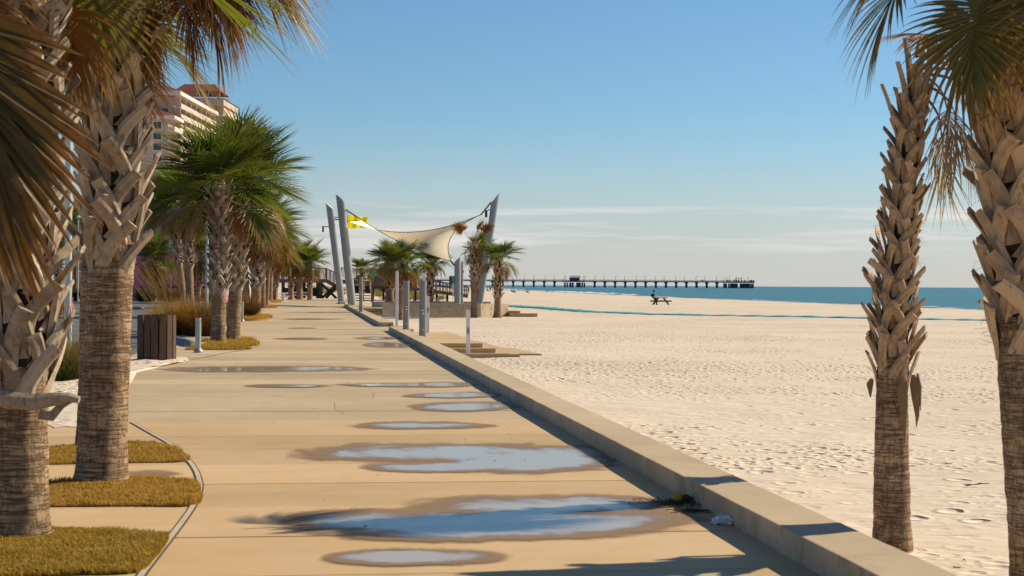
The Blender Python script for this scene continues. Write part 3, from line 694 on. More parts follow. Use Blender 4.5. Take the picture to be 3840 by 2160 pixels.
HANGB = {mt: boot_mesh(77, lean=.2, stubL=.25).mesh('boot', mt) for mt in ('boot_grey', 'boot_brown')}

CROWN = {'lush': dict(spear=3, tall=7, up=11, mid=11, flat=9, low=5, rust=2), 'golden': dict(spear=3, tall=4, up=9, mid=10, flat=8, low=5, rust=4, hang=2),
         'brown': dict(spear=2, up=4, mid=4, flat=5, low=10, rust=13, hang=9, tan=7), 'dead': dict(spear=1, up=2, mid=1, flat=2, low=10, rust=15, hang=9, tan=7), 'small': dict(spear=2, up=7, mid=8, flat=6, low=3, rust=2),
         'rusty': dict(spear=2, up=7, mid=8, flat=8, low=7, rust=6, hang=2)}
def palm(label, base, top, r0=.17, r1=.14, boots=(.35, 1.0), crown='lush', lod='mid', fs=1.0, seed=1, bootmat='boot_grey', group='palms along the promenade', bspace=.052, bend=.0, custom=None, low_scale=1.0, avoid=None, stubs=0, extra=(), flare=1.25, nboot=None):
    base, top = Vector(base), Vector(top); r = random.Random(seed); rel = top - base; H = rel.length
    t = thing('cabbage_palm', label, 'palm tree', base, 0, group)
    def axis(s): return rel * s + Vector((math.sin(PI * s) * bend, 0, 0))
    nr = {'near': 110, 'mid': 56, 'far': 20}[lod]; ns = {'near': 40, 'mid': 24, 'far': 12}[lod]
    def rad(s): return (r0 * flare if s <= 0 else r0 * (1 + (flare - 1) * math.exp(-s * H / .22))) * (1 - s) + r1 * s
    def lathe(name, s0, s1, mat, amp, shrink=1.0, n=nr, taper=0):
        vv = []; 
        for i in range(n + 1):
            s = s0 + (s1 - s0) * i / n; c = axis(s); ring = 1 + amp * mnoise.noise(Vector((s * H * 16, seed, 0))) + amp * .8 * mnoise.noise(Vector((s * H * 5, seed, 3)))
            for k in range(ns):
                a = 2 * PI * k / ns; q = ring + amp * 1.1 * mnoise.noise(Vector((math.cos(a) * 2.2, math.sin(a) * 2.2, s * H * 6 + seed)))
                rr = rad(s) * q * shrink * (1 - (.7 * max(0, (s - (1 - taper * .35)) / (taper * .35)) if taper else 0)); vv.append((c.x + math.cos(a) * rr, c.y + math.sin(a) * rr, c.z))
        ff = [(i * ns + k, i * ns + (k + 1) % ns, (i + 1) * ns + (k + 1) % ns, (i + 1) * ns + k) for i in range(n) for k in range(ns)]
        ff += [tuple(range(ns))[::-1], tuple(range(n * ns, (n + 1) * ns))]
        return obj(name, MB().add(vv, ff), mat, t, smooth=True)
    b0, b1 = boots
    lathe('trunk', -.02 / H * 4, min(1, b0 + .04), 'palm_trunk', .035)
    if b0 < .99: lathe('fibre_core', b0 + .03, 1.0, 'boot_fibre', .05, .93, max(8, nr // 2), taper=.35)
    z = b0 * H - .05; i = 0; ga = R_(137.5); a0 = r.uniform(0, 6); row = 0
    while z < b1 * H - .22:
        s = max(0, z / H); rr = rad(s); nrow = max(4, round(rr / .17 * 5)) if bspace < .07 else 5; kz = (rr / .17) ** .8
        for k in range(nrow):
            c = axis(s) + Vector((0, 0, r.uniform(-.018, .018))); kk = (0, 2, 4)[r.randrange(3)] if row % 2 else (1, 3, 5)[r.randrange(3)]
            az = a0 + 2 * PI * (k + .5 * (row // 2 % 2) + .25 * (row % 2)) / nrow + r.uniform(-.09, .09); q = rr / .16 * r.uniform(.96, 1.06)
            link('boot', BOOT[bootmat][kk], t, (c.x, c.y, c.z), (r.uniform(-.09, .09), r.uniform(-.06, .06), az), (q, q, kz * r.uniform(.92, 1.1)))
        z += bspace * 2.05 * kz; row += 1
    if lod == 'near':                             # loose fibres between the boots
        fb = MB()
        for j in range(260):
            s = r.uniform(b0, 1); c = axis(s); az = r.uniform(0, 6.283); rr = rad(s) * r.uniform(.95, 1.15); q = Vector((c.x + math.cos(az) * rr, c.y + math.sin(az) * rr, c.z)); d = Vector((math.cos(az + r.uniform(-1, 1)), math.sin(az + r.uniform(-1, 1)), r.uniform(-.4, .9))); pts = [q]
            for e in range(4): d = (d + Vector((r.uniform(-.7, .7), r.uniform(-.7, .7), r.uniform(-.6, .4)))).normalized(); pts.append(pts[-1] + d * r.uniform(.02, .05))
            fb.tube(pts, [.0016, .0015, .0013, .001, .0007], 3, cap=False)
        tag(obj('loose_fibres', fb, 'petiole_brown', t), kind='stuff')
    for j in range(stubs):
        az = a0 + ga * j; c = axis(1 - .42 * (1 - j / stubs) / H); rr = r1 * (.95 - .55 * j / stubs)
        link('petiole_stub', STUB[bootmat, r.randrange(3)], t, (c.x + math.cos(az) * rr, c.y + math.sin(az) * rr, c.z - .1), (0, r.uniform(.02, .3) * (1 - j / stubs) + .03, az), r.uniform(.8, 1.05))
    if custom is None:
        seq = []
        for c in ('tan', 'hang', 'rust', 'low', 'flat', 'mid', 'up', 'tall', 'spear'): seq += [c] * CROWN[crown].get(c, 0)
        n = len(seq); c0 = axis(1)
        for j, c in enumerate(seq):
            az = a0 + ga * j + r.uniform(-.25, .25); h = -.38 * (1 - j / n) * (1 if c not in ('tan', 'hang') else 1.25)
            k = fs * r.uniform(.86, 1.1) * (.8 if c == 'spear' else 1)
            if c in ('tan', 'hang', 'rust', 'low'):
                k *= low_scale
                if avoid is not None and abs((az - avoid[0] + PI) % (2 * PI) - PI) < avoid[1]: c = 'tan'; k = fs * .34
            link('frond', FR[lod, c][r.randrange(3)], t, (c0.x + math.cos(az) * r1 * .6, c0.y + math.sin(az) * r1 * .6, c0.z + h * fs), (r.uniform(-.1, .1), r.uniform(-.1, .1), az), k)
    if custom is not None or extra:
        c0 = axis(1)
        for c, az, h, k, tilt in (custom or []) + list(extra):
            link('frond', FR[lod, c][r.randrange(3)], t, (c0.x + math.cos(az) * r1 * .6, c0.y + math.sin(az) * r1 * .6, c0.z + h), (0, tilt, az), k)
    return t
def palm_px(label, bu, bv, tu, tv, z=0.0, D=None, **k):
    """foot of the trunk on level z at one pixel, head of the trunk over it at another"""
    b = G(bu, bv, z) if D is None else None
    if b is None:
        p = P(bu, 1070, D); b = Vector((p.x, p.y, z))
    t = P(tu, tv, depth(b)); return palm(label, b, t, **k)
# near palms on the left
PA = palm_px('near left palm cut by the frame edge, with a sideways boot above its bare trunk', 75, 2008, 95, -300, lod='near', r0=.175, r1=.175, boots=(.235, 1), crown='brown', fs=1.05, seed=3, low_scale=.75, avoid=(R_(-25), R_(75)), bspace=.055, group='palms in the near planting')
palm_px('large left palm with thick ringed trunk beside the curved seam', 378, 1805, 475, -230, lod='near', r0=.205, r1=.165, boots=(.405, .985), crown='dead', fs=1.08, seed=5, bspace=.056, group='palms in the near planting', flare=1.15, low_scale=.70, avoid=(R_(-95), R_(66)), extra=[('rust', R_(-8), .05, .95, -.30), ('rust', R_(14), .1, 1.0, -.42), ('rust', R_(-30), .0, .85, -.28), ('low', R_(4), .12, 1.05, -.22), ('rust', R_(35), .1, .95, -.3), ('hang', R_(-18), .15, 1.1, -.55), ('low', R_(-20), .2, 1.0, -.25), ('rust', R_(5), .2, .9, -.5), ('rust', R_(-22), .2, 1.0, -.48), ('hang', R_(8), .2, 1.15, -.7), ('hang', R_(25), .15, 1.1, -.6), ('rust', R_(22), .25, 1.1, -.6), ('hang', R_(-35), .1, 1.0, -.5)])
palm_px('dark trunked palm hidden behind the large left palm', 338, 1672, 368, 20, lod='near', r0=.13, r1=.13, boots=(.62, 1), crown='lush', fs=.8, seed=9, group='palms in the near planting')
# a palm just outside the left edge whose frond hangs into the view
zb = P(-560, 1070, 7.6); 
custom = [('blade', R_(2), 0, .95, -.05), ('blade', R_(14), -.05, .85, .12), ('mid', R_(160), .1, .9, 0), ('mid', R_(230), .1, .9, 0), ('up', R_(120), .1, .9, 0), ('low', R_(190), 0, .9, 0)]
palm('palm mostly outside the left edge, its brown frond hanging into view', (zb.x, zb.y, 0), P(-720, -230, 7.6), lod='near', r0=.17, r1=.16, boots=(.3, 1), seed=14, custom=custom, group='palms in the near planting')
# pair by the second planting, then the avenue
palm_px('front palm of the green pair beyond the bin, ragged boots over a bare foot', 818, 1292, 826, 690, lod='mid', r0=.20, r1=.19, boots=(.32, .98), crown='lush', fs=1.12, seed=21, bspace=.058)
palm_px('rear palm of the green pair beyond the bin, standing just to the right', 873, 1280, 905, 680, lod='mid', r0=.20, r1=.19, boots=(.33, .98), crown='lush', fs=1.12, seed=22, bspace=.058)
palm_px('left palm of the pair behind the tall grasses, slim bare trunk', 692, 1166, 645, 760, lod='mid', r0=.23, r1=.21, boots=(.44, .98), crown='lush', fs=1.35, seed=23, bspace=.085)
palm_px('right palm of the pair behind the tall grasses', 714, 1172, 700, 765, lod='mid', r0=.25, r1=.22, boots=(.42, .98), crown='golden', fs=1.35, seed=24, bspace=.085)
palm_px('leaning slim palm after the green pair in the avenue', 928, 1187, 900, 800, lod='mid', r0=.20, r1=.19, boots=(.55, .98), crown='golden', fs=1.32, seed=25, bspace=.075)
palm_px('stout palm with pale foot beside the grass mound in the avenue', 960, 1187, 962, 835, lod='mid', r0=.26, r1=.24, boots=(.32, .98), crown='golden', fs=1.34, seed=26, bspace=.075)
palm_px('palm of the avenue behind the grass mound, bare below', 984, 1155, 985, 850, lod='mid', r0=.22, r1=.2, boots=(.55, .98), crown='golden', fs=1.4, seed=27, bspace=.09)
palm_px('slim palm of the avenue half hidden before the far bollard', 999, 1152, 1010, 865, lod='mid', r0=.16, r1=.18, boots=(.5, .98), crown='rusty', fs=1.4, seed=28, bspace=.09)
palm_px('palm of the avenue just behind the far bollard', 1011, 1132, 1018, 915, lod='mid', r0=.26, r1=.24, boots=(.5, .98), crown='golden', fs=1.4, seed=29, bspace=.1)
palm_px('last palm of the avenue by the white tables', 1030, 1131, 1038, 940, lod='mid', r0=.26, r1=.26, boots=(.25, .98), crown='rusty', fs=1.42, seed=30, bspace=.1)
palm_px('left palm of the three before the boardwalk', 1091, 1123.5, 1092, 985, lod='far', r0=.28, r1=.26, boots=(.3, .98), crown='golden', fs=1.2, seed=31, bspace=.12)
palm_px('middle palm of the three before the boardwalk', 1123, 1123, 1124, 975, lod='far', r0=.34, r1=.30, boots=(.55, .98), crown='lush', fs=1.3, seed=32, bspace=.12)
palm_px('right palm of the three before the boardwalk, nearest the masts', 1162, 1124.5, 1162, 980, lod='far', r0=.28, r1=.26, boots=(.3, .98), crown='golden', fs=1.25, seed=33, bspace=.12)
# palms round the shade sail
zq = -.5; SG = 'palms round the shade sail'
palm_px('left palm inside the planter under the sail', 1462, 1137, 1458, 972, z=.27, lod='far', r0=.34, r1=.30, boots=(.3, .98), crown='lush', fs=.84, seed=41, bspace=.11, group=SG, bootmat='boot_brown')
palm_px('palm on the sand before the left end of the planter', 1500, 1201, 1508, 985, z=zq, lod='far', r0=.20, r1=.24, boots=(.55, .98), crown='golden', fs=.85, seed=42, bspace=.10, group=SG, bootmat='boot_brown')
palm_px('palm with one orange frond inside the planter at its middle', 1609, 1138, 1617, 980, z=.27, lod='far', r0=.28, r1=.30, boots=(.12, .98), crown='lush', fs=.82, seed=43, bspace=.11, group=SG, bootmat='boot_brown')
cst = [('dryfan', R_(178), -.1, 1.35, -.02), ('dryfan', R_(-60), -.1, 1.4, -.42), ('dryfan', R_(2), -.1, 1.25, -.1), ('rust', R_(185), -.3, .7, 0), ('rust', R_(300), -.2, .5, .3)]
palm_px('tall nearly bare palm with three raised brown fronds before the planter', 1778, 1192, 1777, 905, z=zq, lod='far', r0=.20, r1=.24, boots=(.50, 1.0), custom=cst, seed=44, bspace=.085, group=SG, bootmat='boot_brown')
palm_px('green palm behind the nearly bare palm at the planter corner', 1794, 1138, 1806, 945, z=.27, lod='far', r0=.20, r1=.20, boots=(.3, .98), crown='lush', fs=.85, seed=45, bspace=.11, group=SG, bootmat='boot_brown')
palm_px('seaward palm standing alone on the sand right of the planter', 1866, 1192, 1868, 965, z=zq, lod='far', r0=.24, r1=.20, boots=(.32, .98), crown='small', fs=.9, seed=46, bspace=.10, group=SG, bootmat='boot_brown', flare=1.6)
palm_px('small young palm behind the grey masts', 1357, 1128, 1356, 1008, lod='far', r0=.2, r1=.2, boots=(.2, .98), crown='small', fs=.95, seed=47, bspace=.12, group=SG)
# palms beyond the car park
CG = 'palms beyond the car park'
palm_px('small bushy palm in front of the pink building', 578, 1128, 584, 968, D=146, lod='far', r0=.20, r1=.22, boots=(.35, .98), crown='golden', fs=1.35, seed=51, bspace=.14, group=CG)
palm_px('leaning palm beside the violet wall', 742, 1125, 757, 950, D=143, lod='far', r0=.2, r1=.2, boots=(.3, .98), crown='golden', fs=1.5, seed=52, bspace=.14, group=CG)
palm_px('dark slim palm left of the pink building, behind the light pole', 283, 1128, 285, 850, D=146, lod='far', r0=.22, r1=.22, boots=(.5, .98), crown='golden', fs=1.4, seed=53, bspace=.14, group=CG)
palm_px('far palm with shaggy boots above the orange car', 218, 1128, 222, 880, D=144, lod='far', r0=.3, r1=.3, boots=(.2, .98), crown='golden', fs=1.4, seed=54, bspace=.14, group=CG)
# right foreground
RG = 'palms on the near sand'
cr = [('tan', R_(-25), -.02, 1.0, -.35), ('tan', R_(5), -.1, .95, -.1), ('tan', R_(-60), .05, .9, -.2), ('rust', R_(0), .2, .8, -.75), ('tan', R_(25), .12, .9, -.9), ('tan', R_(-40), .2, .8, -1.1), ('rust', R_(60), .2, .7, -1.2), ('tan', R_(-10), .1, 1.1, -1.25), ('tan', R_(20), .15, 1.1, -1.5), ('tan', R_(-30), .05, 1.05, -.75), ('rust', R_(-15), .1, .8, -.2)]
p = P(3352, 1070, 13.84)
PR = palm('slender right palm with a crossed boot lattice and one dead hanging frond', (p.x, p.y, -.52), P(3435, 300, 13.84), lod='near', r0=.158, r1=.082, boots=(.375, .99), custom=cr, stubs=12, seed=61, bspace=.043, group=RG, bootmat='boot_brown', flare=1.1, bend=-.08)
p = P(3925, 1070, 11.2)
palm('thick right palm cut by the frame edge, green fronds hanging from above', (p.x, p.y, -.52), P(3768, -240, 11.2), lod='near', r0=.20, r1=.165, boots=(.40, 1.0), seed=62, bspace=.05, group=RG, bootmat='boot_brown', bend=-.03,
     custom=[('low', R_(174), .02, .74, .2), ('low', R_(190), .08, .72, .06), ('low', R_(215), -.1, .72, .75), ('low', R_(230), -.1, .7, .55), ('low', R_(290), -.05, .85, .25), ('low', R_(320), 0, .9, .2), ('tan', R_(250), -.1, .7, .0), ('rust', R_(275), -.1, .7, .2), ('hang', R_(300), -.1, .9, .1),
             ('flat', R_(20), .1, 1, 0), ('up', R_(300), .1, 1, 0), ('up', R_(40), .1, 1, 0), ('mid', R_(330), .1, 1, 0), ('flat', R_(345), .1, .9, -.2)])

# the boot torn sideways on the nearest palm, and dried sheaths hanging on the slender right palm
def local(t, u, v, D): return P(u, v, D) - t.location
da = depth(PA.location)
def flat_strap(name, pts, wd, mat, par, th=.016):
    mb = MB(); vv = []
    for i, p in enumerate(pts):
        d = (pts[min(i + 1, len(pts) - 1)] - pts[max(i - 1, 0)]).normalized(); s_ = d.cross(F0).normalized(); n = F0
        w_ = wd[i] / 2; vv += [p + s_ * w_, p + s_ * w_ * .5 - n * th, p - s_ * w_ * .5 - n * th, p - s_ * w_, p + n * th * .8]
    ff = [(5 * i + k, 5 * i + (k + 1) % 5, 5 * i + 5 + (k + 1) % 5, 5 * i + 5 + k) for i in range(len(pts) - 1) for k in range(5)] + [tuple(range(5))[::-1], tuple(range(5 * len(pts) - 5, 5 * len(pts)))]
    return obj(name, mb.add(vv, ff), mat, par)
flat_strap('boot', [local(PA, u, v, da - .23) for u, v in ((-60, 1480), (30, 1500), (130, 1508), (215, 1495), (260, 1490), (298, 1500))], [.10, .115, .11, .085, .06, .05], 'boot_grey', PA, .03)
flat_strap('boot', [local(PA, u, v, da - .2) for u, v in ((150, 1545), (195, 1560), (230, 1520), (270, 1500))], [.10, .07, .05, .03], 'boot_grey', PA, .02)
dr_ = 13.84
for px, wd in (([(3385, 1412), (3382, 1460), (3388, 1520), (3392, 1600), (3393, 1660)], [.03, .08, .07, .03, .008]), ([(3425, 1405), (3430, 1440), (3434, 1490), (3440, 1560), (3436, 1600)], [.03, .085, .07, .035, .006]), ([(3440, 1400), (3450, 1450), (3452, 1540)], [.02, .03, .006]), ([(3270, 1420), (3262, 1440), (3264, 1490)], [.03, .06, .01])):
    flat_strap('dry_sheath', [local(PR, u, v, dr_ - (.2 if u < 3400 and u > 3300 else .06)) for u, v in px], wd, 'petiole_brown', PR, .006)
# ------------------------------------------------------------------ lawn strips in the planting
def lawn(px, mat, n, label, h=.025, seed=1, mound=.012):
    pts = [(q.x, q.y) for q in curve(px + px[:1], 4)][:-1]; r = random.Random(seed)
    x0, x1 = min(p[0] for p in pts), max(p[0] for p in pts); y0, y1 = min(p[1] for p in pts), max(p[1] for p in pts)
    def inside(x, y):
        c = False; j = len(pts) - 1
        for i in range(len(pts)):
            if (pts[i][1] > y) != (pts[j][1] > y) and x < (pts[j][0] - pts[i][0]) * (y - pts[i][1]) / (pts[j][1] - pts[i][1]) + pts[i][0]: c = not c
            j = i
        return c
    mb = MB(); c = sum((Vector(p) for p in pts), Vector((0, 0))) / len(pts)
    nn = len(pts); vv = [(c.x, c.y, mound)] + [(c.x + (p[0] - c.x) * k, c.y + (p[1] - c.y) * k, mound * (1 - k ** 4) + .009) for k in (.7, .9, 1.0) for p in pts]
    ff = [(0, 1 + i, 1 + (i + 1) % nn) for i in range(nn)] + [(1 + k * nn + i, 1 + (k + 1) * nn + i, 1 + (k + 1) * nn + (i + 1) % nn, 1 + k * nn + (i + 1) % nn) for k in range(2) for i in range(nn)]
    mb.add(vv, ff, [.2] * len(vv))
    k = 0
    while k < n:
        x, y = r.uniform(x0, x1), r.uniform(y0, y1)
        if not inside(x, y): continue
        k += 1; a = r.uniform(0, 6.283); hh = h * r.uniform(.3, 1.5) * max(.45, 1 + .9 * fbm(x * 2.2, y * 2.2, 6)); wd = r.uniform(.0025, .005) * (1 if h < .07 else 1.6)
        lx, ly = math.cos(a) * hh * r.uniform(.3, 1.0), math.sin(a) * hh * r.uniform(.3, 1.0); sx, sy = -math.sin(a) * wd, math.cos(a) * wd
        z = mound * (.9 if h < .09 else .6)
        mb.add([(x - sx, y - sy, z - .01), (x + sx, y + sy, z - .01), (x + lx * .4 + sx * .7, y + ly * .4 + sy * .7, z + hh * .6), (x + lx * .4 - sx * .7, y + ly * .4 - sy * .7, z + hh * .6), (x + lx, y + ly, z + hh)], [(0, 1, 2, 3), (3, 2, 4)], [0, 0, .5, .5, 1])
    return tag(obj('lawn_strip', mb, mat, attr='tip'), label, kind='stuff')
lawn([(-260, 2050), (60, 2000), (200, 1986), (460, 1999), (600, 2012), (634, 2020), (612, 2062), (580, 2100), (517, 2148), (300, 2158), (-260, 2168)], 'turf_green', 42000, 'green gold strip of turf at the foot of the nearest left palm', seed=2, mound=.014)
lawn([(-160, 1830), (190, 1813), (490, 1796), (640, 1803), (736, 1812), (752, 1843), (733, 1896), (500, 1899), (190, 1902), (-160, 1908)], 'turf_gold', 34000, 'golden strip of turf round the large left palm', seed=3, mound=.014)
lawn([(-160, 1690), (190, 1680), (490, 1663), (630, 1673), (692, 1706), (700, 1732), (500, 1737), (190, 1743), (-160, 1750)], 'turf_gold', 24000, 'golden strip of turf behind the large left palm', seed=4, mound=.014)
lawn([(690, 1313), (786, 1300), (853, 1294), (930, 1302), (938, 1307), (920, 1312)], 'turf_green', 7000, 'green turf strip at the foot of the front pair palm', seed=5, h=.08)
lawn([(760, 1296), (857, 1287), (965, 1289), (970, 1294), (950, 1297)], 'turf_gold', 5000, 'golden turf strip round the rear pair palm', seed=6, h=.08)
lawn([(755, 1280), (904, 1273), (955, 1278), (945, 1281), (757, 1283)], 'turf_gold', 4000, 'thin golden turf strip behind the pair of palms', seed=7, h=.08)
lawn([(908, 1198), (935, 1190), (960, 1188), (985, 1194), (1010, 1199), (960, 1204), (915, 1203)], 'turf_gold', 5000, 'golden turf mound in the avenue beside the stout palm', seed=8, h=.11, mound=.16)
lawn([(978, 1186), (1000, 1185), (1020, 1190), (1018, 1193), (990, 1193)], 'turf_gold', 3000, 'golden turf strip past the mound in the avenue', seed=9, h=.10)
lawn([(990, 1156), (1015, 1148), (1040, 1152), (1030, 1155)], 'turf_gold', 2500, 'far golden turf strip in the avenue', seed=10, h=.12)
lawn([(1008, 1134), (1030, 1130), (1058, 1132), (1040, 1134.5)], 'turf_gold', 2000, 'farthest golden turf strip near the white tables', seed=11, h=.14)

# ------------------------------------------------------------------ grasses and shrubs
def clump(label, loc, n, h, rad, mat, seed, name='grass_clump', cat='grass', stalks=0, wd=.006, group='ornamental grasses'):
    r = random.Random(seed); mb = MB(); t = thing(name, label, cat, loc, 0, group)
    for i in range(n):
        a = r.uniform(0, 6.283); q = rad * math.sqrt(r.random()) * .55; x, y = math.cos(a) * q, math.sin(a) * q
        a2 = a + r.uniform(-.9, .9); L = h * r.uniform(.6, 1.15); lean = r.uniform(.1, 1.0); d = Vector((math.cos(a2) * lean, math.sin(a2) * lean, 1.3)).normalized(); p = Vector((x, y, 0)); st = 5; vv = []; aa = []
        sx = Vector((-math.sin(a2 + .6), math.cos(a2 + .6), 0)) * wd
        for s in range(st + 1):
            k = 1 - (s / st) ** 1.5; vv += [p - sx * (k + .1), p + sx * (k + .1)]; aa += [s / st] * 2
            d = (d + Vector((0, 0, -.20 - .2 * s / st))).normalized() if s > 0 else d
            p = p + d * (L / st); p.z = max(p.z, .01)
        mb.add(vv, [(2 * s, 2 * s + 1, 2 * s + 3, 2 * s + 2) for s in range(st)], aa)
    obj('blades', mb, mat, t, attr='tip')
    if stalks:
        sm = MB()
        for i in range(stalks):
            a = r.uniform(0, 6.283); q = rad * r.random() * .6; x, y = math.cos(a) * q, math.sin(a) * q; L = h * r.uniform(1.5, 2.4); d = Vector((r.uniform(-.55, .2), r.uniform(-.3, .3), 1)).normalized(); p = Vector((x, y, 0)); vv = []; aa = []
            sx = Vector((.0022, .001, 0))
            for s in range(6):
                k = 1 if s < 4 else 2.6; vv += [p - sx * k, p + sx * k]; aa += [.6 + s * .08] * 2
                d = (d + Vector((-.03, 0, -.035 * s))).normalized(); p = p + d * (L / 5)
            sm.add(vv, [(2 * s, 2 * s + 1, 2 * s + 3, 2 * s + 2) for s in range(5)], aa)
        obj('seed_stalks', sm, 'muhly', t, attr='tip')
    return t
def gp(u, v, z=0): return G(u, v, z)
def ck(u, v, *a, **k): q = gp(u, v); return clump(a[0], (q.x, q.y, .0), *a[1:], **k)
ck(752, 1262, 'large rust coloured grass clump behind the bollard', 2600, 1.35, .95, 'muhly', 1, wd=.007)
ck(655, 1258, 'olive and rust grass clump with tall seed stalks behind the bin', 1900, 1.15, .9, 'sedge', 2, stalks=60, wd=.007)
ck(705, 1250, 'rust grass clump between the bin and the bollard', 2000, 1.3, .9, 'muhly', 3, stalks=25, wd=.007)
ck(620, 1240, 'sparse stalky grass clump at the left behind the bin', 900, 1.1, .8, 'sedge', 4, stalks=50, wd=.007)
ck(232, 1432, 'green and orange grass clump at the foot of the pale light pole', 1500, .95, .55, 'sedge', 5, stalks=20, wd=.0045)
ck(300, 1405, 'thin orange grass clump right of the pale light pole', 500, .7, .4, 'muhly', 6, stalks=10, wd=.0045)
ck(915, 1200, 'rust grass clump beside the second bollard', 900, 1.5, .8, 'muhly', 7, wd=.011)
for i, (u, v, lb) in enumerate(((548, 1138, 'round green shrub on the far kerb before the pink building'), (265, 1140, 'green shrub beyond the car park near the dark slim palm'), (330, 1140, 'low green shrub beyond the car park behind the ringed trunk'), (640, 1135, 'brown shrub at the foot of the violet wall'), (800, 1130, 'rusty shrub at the right end of the far planting'))):
    q = P(u, 1070, 144); clump(lb, (q.x, q.y, .06), 900, 1.25, 1.1, 'shrub_leaf' if i < 3 else 'muhly', 20 + i, 'shrub', 'shrub', wd=.03, group='shrubs beyond the car park')

# ------------------------------------------------------------------ slatted litter bin
bq = G(588, 1353); rb_ = .405; hb = .98
lb = thing('litter_bin', 'dark brown litter bin made of upright boards', 'litter bin', (bq.x, bq.y, .03))
nb = 15; r = random.Random(3)
for i in range(nb):
    a = 2 * PI * (i + .18) / nb; o = obj('board', MB().box((0, 0, hb / 2), (.022, .148 * r.uniform(.94, 1.03), hb * r.uniform(.985, 1.0))), 'board_brown', lb, bevel=.004, loc=(math.cos(a) * rb_, math.sin(a) * rb_, 0), rot=(r.uniform(-.012, .012), 0, a))
    for z in (.10, .76): obj('screw', MB().lathe((0, 0, 0), [(.007, 0), (.006, .004)], 8), 'chrome', o, loc=(.011, 0, z), rot=(0, PI / 2, 0))
for z in (.12, .74):
    mb = MB(); n = 40
    vv = [(math.cos(2 * PI * k / n) * (rb_ - .014), math.sin(2 * PI * k / n) * (rb_ - .014), z + dz) for dz in (-.03, .03) for k in range(n)]
    obj('hoop', mb.add(vv, [(k, (k + 1) % n, n + (k + 1) % n, n + k) for k in range(n)]), 'dark_metal', lb)
obj('liner', MB().lathe((0, 0, .02), [(.30, 0), (.33, .85), (.31, .85), (.28, .1)], 24), 'black_paint', lb)

# ------------------------------------------------------------------ bollard lights
def bollard(u, v, label, h=.86, r_=.072):
    q = G(u, v); t = thing('bollard_light', label, 'bollard', (q.x, q.y, 0), 0, 'bollard lights along the promenade')
    smooth_auto(obj('post', MB().lathe((0, 0, .05), [(r_, 0), (r_, h - .16), (r_ * .985, h - .155), (r_ * .985, h - .15), (r_, h - .145), (r_, h - .07), (r_ * .96, h - .06)], 24), 'galvanised', t))
    smooth_auto(obj('base_flange', MB().lathe((0, 0, 0), [(r_ * 1.62, 0), (r_ * 1.62, .05), (r_ * 1.45, .07), (r_ * 1.02, .105)], 24), 'galvanised', t))
    for k in range(4): a = PI / 4 + k * PI / 2; obj('bolt', MB().lathe((math.cos(a) * r_ * 1.4, math.sin(a) * r_ * 1.4, .05), [(.009, 0), (.009, .03)], 6), 'chrome', t)
    return t
bollard(743, 1323, 'grey metal bollard light standing right of the wooden bin')
bollard(907, 1206, 'second bollard light beside the turf mound in the avenue', .9)
bollard(1006, 1135, 'far thin bollard light near the end of the avenue', 1.0)

# ------------------------------------------------------------------ lamp posts
def lamp_post(u, v, label, h, r_=.07):
    q = G(u, v, 0); t = thing('lamp_post', label, 'lamp post', (q.x, q.y, 0), 0, 'pale blue lamp posts')
    smooth_auto(obj('pole', MB().lathe((0, 0, 0), [(r_ * 1.02, 0), (r_, .3), (r_ * .92, h)], 20), 'pole_blue', t))
    smooth_auto(obj('base', MB().lathe((0, 0, 0), [(r_ * 2, 0), (r_ * 2, .04), (r_ * 1.2, .12)], 20), 'pole_blue', t))
    obj('lamp_head', MB().lathe((0, 0, h), [(r_ * 1.3, 0), (r_ * 3.4, .1), (r_ * 3.4, .16), (r_ * .6, .30)], 20), 'pole_blue', t)
    return t
lamp_post(254, 1400, 'pale blue lamp post between the two large left palms', 4.6)
lamp_post(775, 1222, 'pale blue lamp post just left of the green pair of palms', 4.3, .062)
q = P(292, 1070, 140); lp3 = lamp_post(292, 1137, 'slim distant lamp post beyond the car park', 7.0, .06)

# ------------------------------------------------------------------ wheel stops on the asphalt
def wheel_stop(p0, p1, label, w_=.34, h_=.20):
    d = (p1 - p0); L = d.length; n = 12; vv = []; mb = MB()
    prof = [(-w_ / 2, 0), (-w_ * .42, h_ * .55), (-w_ * .26, h_ * .92), (0, h_), (w_ * .26, h_ * .92), (w_ * .42, h_ * .55), (w_ / 2, 0)]; m_ = len(prof)
    for i in range(n + 1):
        t = i / n; e_ = min(1, min(t, 1 - t) * 7 + .35)
        for a, b in prof: vv.append((t * L, a, b * e_ + .005 * fbm(i, a * 9)))
    ff = [(i * m_ + k, (i + 1) * m_ + k, (i + 1) * m_ + k + 1, i * m_ + k + 1)[::-1] for i in range(n) for k in range(m_ - 1)] + [tuple(range(m_)), tuple(range(n * m_, n * m_ + m_))[::-1]]
    return tag(obj('wheel_stop', mb.add(vv, ff), 'stop_blue', smooth=True, loc=(p0.x, p0.y, -.035), rot=(0, 0, math.atan2(d.y, d.x))), label, 'wheel stop', 'concrete wheel stops')
wheel_stop(G(640, 1277, 0), G(733, 1303, 0), 'rounded grey concrete wheel stop between the bin and the bollard')
wheel_stop(G(505, 1158, 0), G(536, 1160, 0), 'distant concrete wheel stop on the far asphalt')

